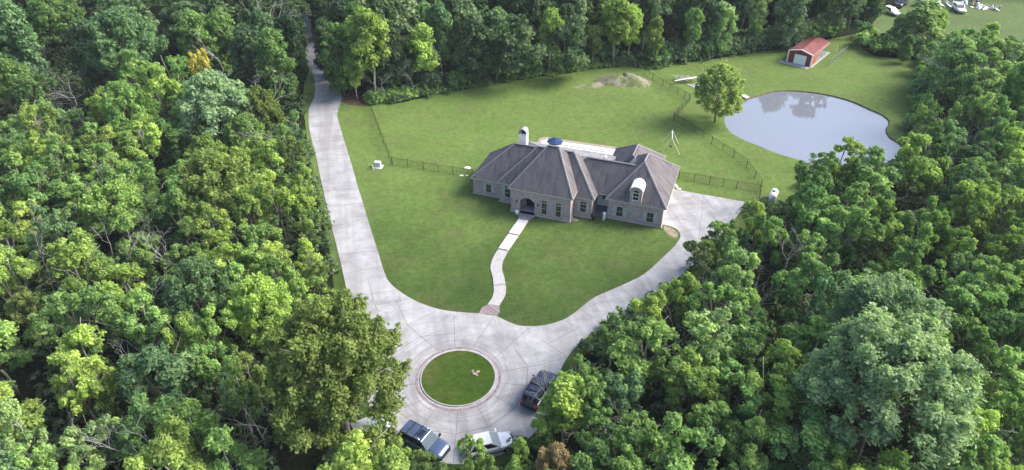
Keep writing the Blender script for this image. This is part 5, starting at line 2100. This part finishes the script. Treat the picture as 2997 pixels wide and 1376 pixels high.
# bare trees picked out by hand
DEADS = [(625, 95, 14, 'bare grey tree with a wide twiggy top behind the golden tree', 1.0), (345, 875, 9, 'bare forked dead tree in the middle of the lower west woods', 1.0), (440, 1200, 8, 'white-limbed dead tree near the bottom of the west woods', 1.2),
         (675, 1235, 8.5, 'thin zigzag dead trunk near the big round tree', 0.6), (430, 560, 8, 'tangled dead trees at the dark clearing of the west woods', 1.2), (490, 545, 7.5, 'leaning bare tree at the east side of the dark clearing', 1.2),
         (135, 310, 8, 'bare tree by the bright yellow-green one at the west edge', 0.9), (2500, 480, 7, 'pale bare branches on the slope below the pond outlet', 1.6),
         (2690, 600, 6, 'bare twisted tree in the gap of the east woods', 1.4), (1765, 1190, 7, 'cluster of bare twigs east of the black vehicle', 1.1), (1655, 1130, 8, 'white bare boughs behind the yellow-green circle-edge tree', 0.8),
         (2170, 860, 7, 'bare grey tree in the middle of the east woods', 1.2), (2010, 985, 7, 'dead snag in the dark gap of the east woods', 0.9), (2250, 1150, 7, 'forked dead snag near the bottom of the east woods', 0.9),
         (745, 20, 15, 'tall bare branching tree at the top of the west woods', 1.0), (715, 150, 8, 'small bare tree beside the driveway woods', 0.8), (2870, 150, 8, 'grey leafless tree between the pale trees of the northeast', 1.5), (2790, 160, 9, 'grey leafless saplings by the junk field edge', 1.3)]
for px, py, H, lab, wf in DEADS:
    x, y = at_top(px, py, H)
    plant('dead', x, y, H, wf, label=lab)
for bx, by, H, lab, wf in ((1236, 262, 8, 'fan of bare grey stems in the dark gap of the north woods', 1.0), (1125, 296, 5.5, 'white dead branches above the wood-edge ferns', 1.2),
                           (1205, 286, 5.5, 'forked white dead tree at the north wood edge', 1.0), (1573, 228, 8, 'slim white dead trunk at the north lawn edge', 0.4)):
    g_ = W(bx, by)
    plant('dead', g_.x, g_.y, H, wf, label=lab)
NHAND = len(TREES)


def spaced(x, y, r, f=0.78):
    for t in TREES:
        if t['kind'] == 'dead':
            continue
        dx, dy = t['x'] - x, t['y'] - y
        m = (t['r'] + r) * f
        if dx * dx + dy * dy < m * m:
            return False
    return True


def scatter(n, tries, boxw, pick, f=0.78, slack=0.8):
    made = 0
    x0, x1, y0, y1 = boxw
    for _ in range(tries):
        if made >= n:
            break
        x, y = rt.uniform(x0, x1), rt.uniform(y0, y1)
        px, py, d = P(x, y, 6)
        if px < -160 or px > 3160 or py > 1700 or py < -160:
            continue
        kind, H, wf, tone = pick(x, y, px, py)
        if kind is None:
            continue
        r = SZ[kind][1] * H / SZ[kind][0] * wf
        if not spaced(x, y, r, f):
            continue
        if not fits(kind, x, y, H, r, slack):
            continue
        bx, by, _ = P(x, y, 0)
        if by < 1376 and 0 < bx < 2997 and by > 0 and not treezone(bx, by):
            continue
        if any(inpoly(x, y, b) for b in BLOCK):
            continue
        plant(kind, x, y, H, wf, tone)
        made += 1
    return made


def wchoice(pairs):
    t = rt.random() * sum(w for _, w in pairs)
    for v, w in pairs:
        t -= w
        if t <= 0:
            return v
    return pairs[-1][0]


def pick_north(x, y, px, py):
    if not (inpoly(px, py, BACK) or inpoly(px, py, RIGHT2)):
        return None, 0, 0, 0
    return wchoice([('tall', 8), ('airy', 2)]), rt.uniform(14, 20), rt.uniform(0.75, 1.05), wchoice([('dark', 5), ('blue', 4), ('green', 2), ('grey', 1.5), ('olive', 1.2), ('deep', 1)])


def pick_upwest(x, y, px, py):
    if y < 98 or not inpoly(px, py, LEFT):
        return None, 0, 0, 0
    if y > 112:
        return wchoice([('tall', 4), ('fine', 2)]), rt.uniform(12, 17), rt.uniform(0.8, 1.1), wchoice([('dark', 6), ('green', 3), ('deep', 2), ('blue', 2), ('olive', 1)])
    return wchoice([('young', 3), ('fine', 1)]), rt.uniform(10, 13), rt.uniform(0.85, 1.15), wchoice([('green', 3), ('mid', 3), ('dark', 2), ('olive', 2), ('lime', 2), ('blue', 1)])


def pick_west(x, y, px, py):
    if not (inpoly(px, py, LEFT) or inpoly(px, py, BOT)) or y > 104:
        return None, 0, 0, 0
    edge = px > 560
    return wchoice([('young', 12), ('fine', 0.5)]), rt.uniform(7.5, 11.5), rt.uniform(0.72, 1.08), \
        wchoice([('lime', 6), ('mid', 4), ('olive', .5)]) if edge else wchoice([('lime', 4.5), ('mid', 5), ('green', 1.5), ('pale', 2), ('blue', 1), ('olive', .5)])


def pick_east(x, y, px, py):
    if not inpoly(px, py, RIGHT):
        return None, 0, 0, 0
    if py < 330:
        return wchoice([('young', 3), ('tall', 1)]), rt.uniform(10, 14), rt.uniform(0.9, 1.25), wchoice([('pale', 5), ('mid', 3), ('blue', 2), ('green', 2)])
    return 'young', rt.uniform(7.5, 11.5), rt.uniform(0.75, 1.15), wchoice([('mid', 6), ('green', 3), ('lime', 3), ('blue', 1.3), ('pale', 1.5)])


def pick_ne(x, y, px, py):
    if not inpoly(px, py, TOPR):
        return None, 0, 0, 0
    return 'tall', rt.uniform(12, 15), 0.9, wchoice([('blue', 2), ('dark', 2)])


cnt = {}
cnt['edge'] = 0
for p in along(EDGE_N, 5.0, 3.6):
    H = rt.uniform(11, 18)
    if spaced(p.x, p.y, 2.6, 0.5):
        plant(wchoice_([('tall', 7), ('airy', 3)]), p.x + rt.uniform(-.8, .8), p.y + rt.uniform(-.5, 1.5), H, rt.uniform(0.7, 0.95), wchoice_([('dark', 5), ('blue', 3), ('green', 3), ('grey', 1)]))
        cnt['edge'] += 1
cnt['west'] = scatter(120, 12000, (-75, -8, 22, 104), pick_west, 0.58)
cnt['east'] = scatter(125, 14000, (4, 110, 22, 175), pick_east, 0.58)
cnt['upwest'] = scatter(48, 6000, (-150, -25, 98, 195), pick_upwest, 0.60)
cnt['north'] = scatter(85, 14000, (-62, 150, 112, 215), pick_north, 0.56)
cnt['ne'] = scatter(5, 900, (90, 160, 150, 215), pick_ne, 0.7)
print('COUNT', cnt)


# smaller trees filling the gaps
def pick_fill(x, y, px, py):
    if not treezone(px, py):
        return None, 0, 0, 0
    if y > 112 and px < 2400:
        return 'tall', rt.uniform(8, 12), rt.uniform(0.8, 1.2), wchoice([('dark', 5), ('blue', 3), ('green', 2)])
    return 'young', rt.uniform(5, 8), rt.uniform(0.8, 1.2), wchoice([('mid', 3), ('green', 4), ('blue', 2), ('dark', 1.5), ('lime', 1)])


cnt['fill'] = scatter(max(0, 318 + 22 - len(TREES)), 9000, (-110, 120, 24, 170), pick_fill, 0.48)


def dead_scatter(n):
    made = 0
    for _ in range(4000):
        if made >= n:
            break
        x, y = rt.uniform(-85, 95), rt.uniform(28, 120)
        H = rt.uniform(5.5, 8.5)
        px, py, d = P(x, y, H * 0.8)
        if not (0 < px < 2997 and 20 < py < 1376) or not (inpoly(px, py, LEFT) or inpoly(px, py, RIGHT)) or any(inpoly(x, y, b) for b in BLOCK):
            continue
        bx, by, _ = P(x, y, 0)
        if (not treezone(bx, by) and by < 1376) or not all(treezone(px + ox, py + oy) for ox, oy in ((70, 0), (-70, 0), (0, 50), (0, -50))):
            continue
        dm = min(((t['x'] - x) ** 2 + (t['y'] - y) ** 2) ** 0.5 / t['r'] for t in TREES if t['kind'] != 'dead')
        if dm < 0.62:
            continue
        plant('dead', x, y, H, rt.uniform(0.7, 1.2))
        made += 1
    return made


cnt['dead'] = dead_scatter(60)
print('COUNT', cnt, len(TREES))

# --- the rest of the wood: one far mass behind, one low undergrowth
def mass(name, pts, kindfn, seed, leaf, label_=None):
    rng = np.random.default_rng(seed)
    Cs, Ns, Ss, Ts = [], [], [], []
    for (x, y, H, r) in pts:
        cl = []
        for k in range(20):
            t = rng.uniform(0, 1)
            a = rng.uniform(0, 6.28)
            q = r * rng.uniform(0.2, 1.0) * math.sin(math.pi * min(0.97, 0.18 + 0.75 * t)) ** 0.5
            cl.append(((x + q * math.cos(a), y + q * math.sin(a), H * (0.25 + 0.72 * t)), rng.uniform(1.1, 1.9), rng.uniform(0.1, 0.8)))
        c, n_, s, t = clumps_to_leaves(rng, cl, 26, leaf, 0.25)
        Cs.append(c)
        Ns.append(n_)
        Ss.append(s)
        Ts.append(t)
    me = leaves_mesh(name, np.concatenate(Cs), np.concatenate(Ns), np.concatenate(Ss), np.concatenate(Ts), rng)
    o = obj(name, me)
    o.color = (*TONE['dark'], 1)
    o['kind'] = 'stuff'
    return o


pts = []
for _ in range(6000):
    if len(pts) > 210:
        break
    x, y = rt.uniform(-190, 190), rt.uniform(112, 262)
    px, py, d = P(x, y, 10)
    bx, by, _ = P(x, y, 0)
    if px < -200 or px > 3200 or py > 500:
        continue
    H = rt.uniform(11, 17)
    if by > 0:
        if not (inpoly(px, py, LEFT) or inpoly(px, py, BACK)) or any(inpoly(x, y, b) for b in BLOCK) or not fits('tall', x, y, H, 3.4, 0.9):
            continue
    if py < -20 and by < -60 and px > 2550:
        pass
    if any((q[0] - x) ** 2 + (q[1] - y) ** 2 < 22 for q in pts) or not spaced(x, y, 3.2, 0.5):
        continue
    if 855 < bx < 935 and by > -30:
        continue
    pts.append((x, y, H, rt.uniform(3.2, 4.2)))
fw = mass('far_woods', pts, None, 7, 0.6)


def carpet(name, n, tests, seed, hmax, leaf, tone, zf=None):
    rng = np.random.default_rng(seed)
    C = []
    k = 0
    while len(C) < n and k < n * 12:
        k += 1
        x, y = tests(rng)
        if x is None:
            continue
        C.append((x, y))
    C = np.array(C)
    m = 26
    P3 = np.repeat(C, m, axis=0)
    hgt = np.repeat(rng.uniform(0.35, 1.0, len(C)) * hmax, m)
    sp = np.repeat(rng.uniform(0.5, 1.0, len(C)), m)
    d = dirs(rng, len(P3), 0.6)
    P3 = np.column_stack([P3[:, 0] + d[:, 0] * sp, P3[:, 1] + d[:, 1] * sp, hgt * np.clip(0.45 + d[:, 2] * 0.55, 0.05, 1)])
    T = np.repeat(rng.uniform(0.1, 0.9, len(C)), m) + rng.normal(0, 0.15, len(P3))
    N = d * 0.6 + np.array([0, 0, 0.6])
    me = leaves_mesh(name, P3, N, np.full(len(P3), leaf), T, rng)
    o = obj(name, me)
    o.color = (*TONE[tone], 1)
    o['kind'] = 'stuff'
    return o


def under_pt(rng):
    x, y = rng.uniform(-110, 110), rng.uniform(28, 150)
    bx, by, _ = P(x, y, 0)
    px, py, _ = P(x, y, 1.2)
    if bx < -80 or bx > 3080 or by > 1500 or not treezone(px, py) or not (treezone(bx, by) or by > 1376):
        return None, None
    if any(inpoly(x, y, b) for b in BLOCK):
        return None, None
    return x, y


carpet('undergrowth', 4200, under_pt, 3, 1.8, 0.36, 'dark')


def strip_pt(line, w0, w1):
    pts_ = along(line, 0.5, 0.0)

    def f(rng):
        p = pts_[rng.integers(0, len(pts_))]
        o_ = rng.uniform(w0, w1)
        return p.x + rng.normal(0, 0.4), p.y + o_
    return f


carpet('fern_bank', 420, strip_pt([(1085, 306), (1165, 298), (1265, 274)], 0.2, 4.0), 4, 1.7, 0.42, 'mid')
carpet('reed_strip', 900, strip_pt([(1960, 184), (2095, 168), (2210, 150), (2325, 132), (2440, 108)], 0.6, 6.0), 5, 3.4, 0.55, 'grey')
carpet('weed_edge', 420, strip_pt([(1265, 275), (1460, 238), (1630, 214), (1722, 200), (1840, 187), (1915, 201), (1960, 186)], -0.3, 1.6), 6, 0.9, 0.35, 'green')


# ------------------------------------------------------------------ saying which tree is which
ORD = ['first', 'second', 'third', 'fourth', 'fifth', 'sixth', 'seventh', 'eighth', 'ninth', 'tenth', 'eleventh', 'twelfth', 'thirteenth', 'fourteenth', 'fifteenth', 'sixteenth', 'seventeenth', 'eighteenth', 'nineteenth', 'twentieth', 'twenty-first', 'twenty-second', 'twenty-third', 'twenty-fourth', 'twenty-fifth', 'twenty-sixth'] + [t_ + u_ for t_ in ('thirty-', 'forty-', 'fifty-') for u_ in ('first', 'second', 'third', 'fourth', 'fifth', 'sixth', 'seventh', 'eighth', 'ninth')]
BANDS = [(-500, 30, 'along the top edge'), (30, 85, 'level with the scrap field'), (85, 140, 'level with the shed roof'), (140, 195, 'level with the shed door'), (195, 255, 'level with the dirt mound'),
         (255, 320, 'level with the pond pier'), (320, 385, 'level with the swing set'), (385, 440, 'level with the chimney'), (440, 500, 'level with the utility box'), (500, 560, 'level with the dormer'),
         (560, 620, 'level with the house front'), (620, 690, 'level with the porch step'), (690, 760, 'level with the walk top'), (760, 830, 'level with the walk bend'), (830, 900, 'level with the walk foot'),
         (900, 970, 'above the circle'), (970, 1040, 'level with the circle top'), (1040, 1100, 'level with the island stones'), (1100, 1160, 'level with the island middle'), (1160, 1220, 'level with the island foot'),
         (1220, 1290, 'level with the south cars'), (1290, 1360, 'just above the bottom edge'), (1360, 9999, 'cut by the bottom edge')]
TW = {'autumn': 'yellowing', 'lime': 'yellow-green', 'mid': 'mid-green', 'green': 'deep green', 'blue': 'bluish green', 'dark': 'dark green', 'olive': 'olive', 'grey': 'grey-green', 'yellow': 'golden', 'tan': 'brown', 'pale': 'pale green',
      'deep': 'very dark green', 'dead': 'grey'}
KW = {'young': 'leafy tree', 'tall': 'tall tree', 'airy': 'open tree', 'fine': 'dome tree', 'bush': 'shrub', 'dead': 'bare tree', 'pondtree': 'tree', 'grand': 'tree'}
CAT = {'young': 'broadleaf tree', 'tall': 'forest tree', 'airy': 'broadleaf tree', 'fine': 'spreading tree', 'bush': 'shrub', 'dead': 'dead tree', 'pondtree': 'lone tree', 'grand': 'spreading tree'}
keyed = {}
for t in TREES:
    cx, cy, rx, ry = crown_box(t['kind'], t['x'], t['y'], t['H'], t['r'])
    t['px'], t['py'] = cx, cy
    if cy < 330 and 880 < cx < 2520:
        reg = 'north woods'
    elif cx < 1250:
        reg = 'west woods'
    else:
        reg = 'east woods'
    t['reg'] = reg
    bn = next(i for i, b_ in enumerate(BANDS) if b_[0] <= cy < b_[1])
    if not t['label']:
        keyed.setdefault((reg, bn, t['tone'], t['kind']), []).append(t)
for (reg, bn, tone, kind), ts in keyed.items():
    ts.sort(key=lambda t: t['px'])
    for i, t in enumerate(ts):
        where = BANDS[bn][2]
        if len(ts) == 1:
            t['label'] = f"only {TW[tone]} {KW[kind]} of the {reg} {where}"
        else:
            t['label'] = f"{ORD[i]} {TW[tone]} {KW[kind]} from the left, {reg}, {where}"
for t in TREES:
    tag(t['o'], t['label'], CAT[t['kind']], {'dead': 'bare trees of the ', 'bush': 'shrubs of the '}.get(t['kind'], 'trees of the ') + t['reg'])

# ------------------------------------------------------------------ air
hm = bpy.data.materials.new('haze')
hm.use_nodes = True
hm.node_tree.nodes.clear()
hv = hm.node_tree.nodes.new('ShaderNodeVolumePrincipled')
hv.inputs['Color'].default_value = (0.80, 0.88, 1.0, 1)
hv.inputs['Density'].default_value = 0.00013
ho = hm.node_tree.nodes.new('ShaderNodeOutputMaterial')
hm.node_tree.links.new(hv.outputs[0], ho.inputs['Volume'])
m = MB()
m.box(-1510, 1510, -210, 2510, -1.5, 56.5)
hz = m.build('haze', hm)
hz['kind'] = 'stuff'
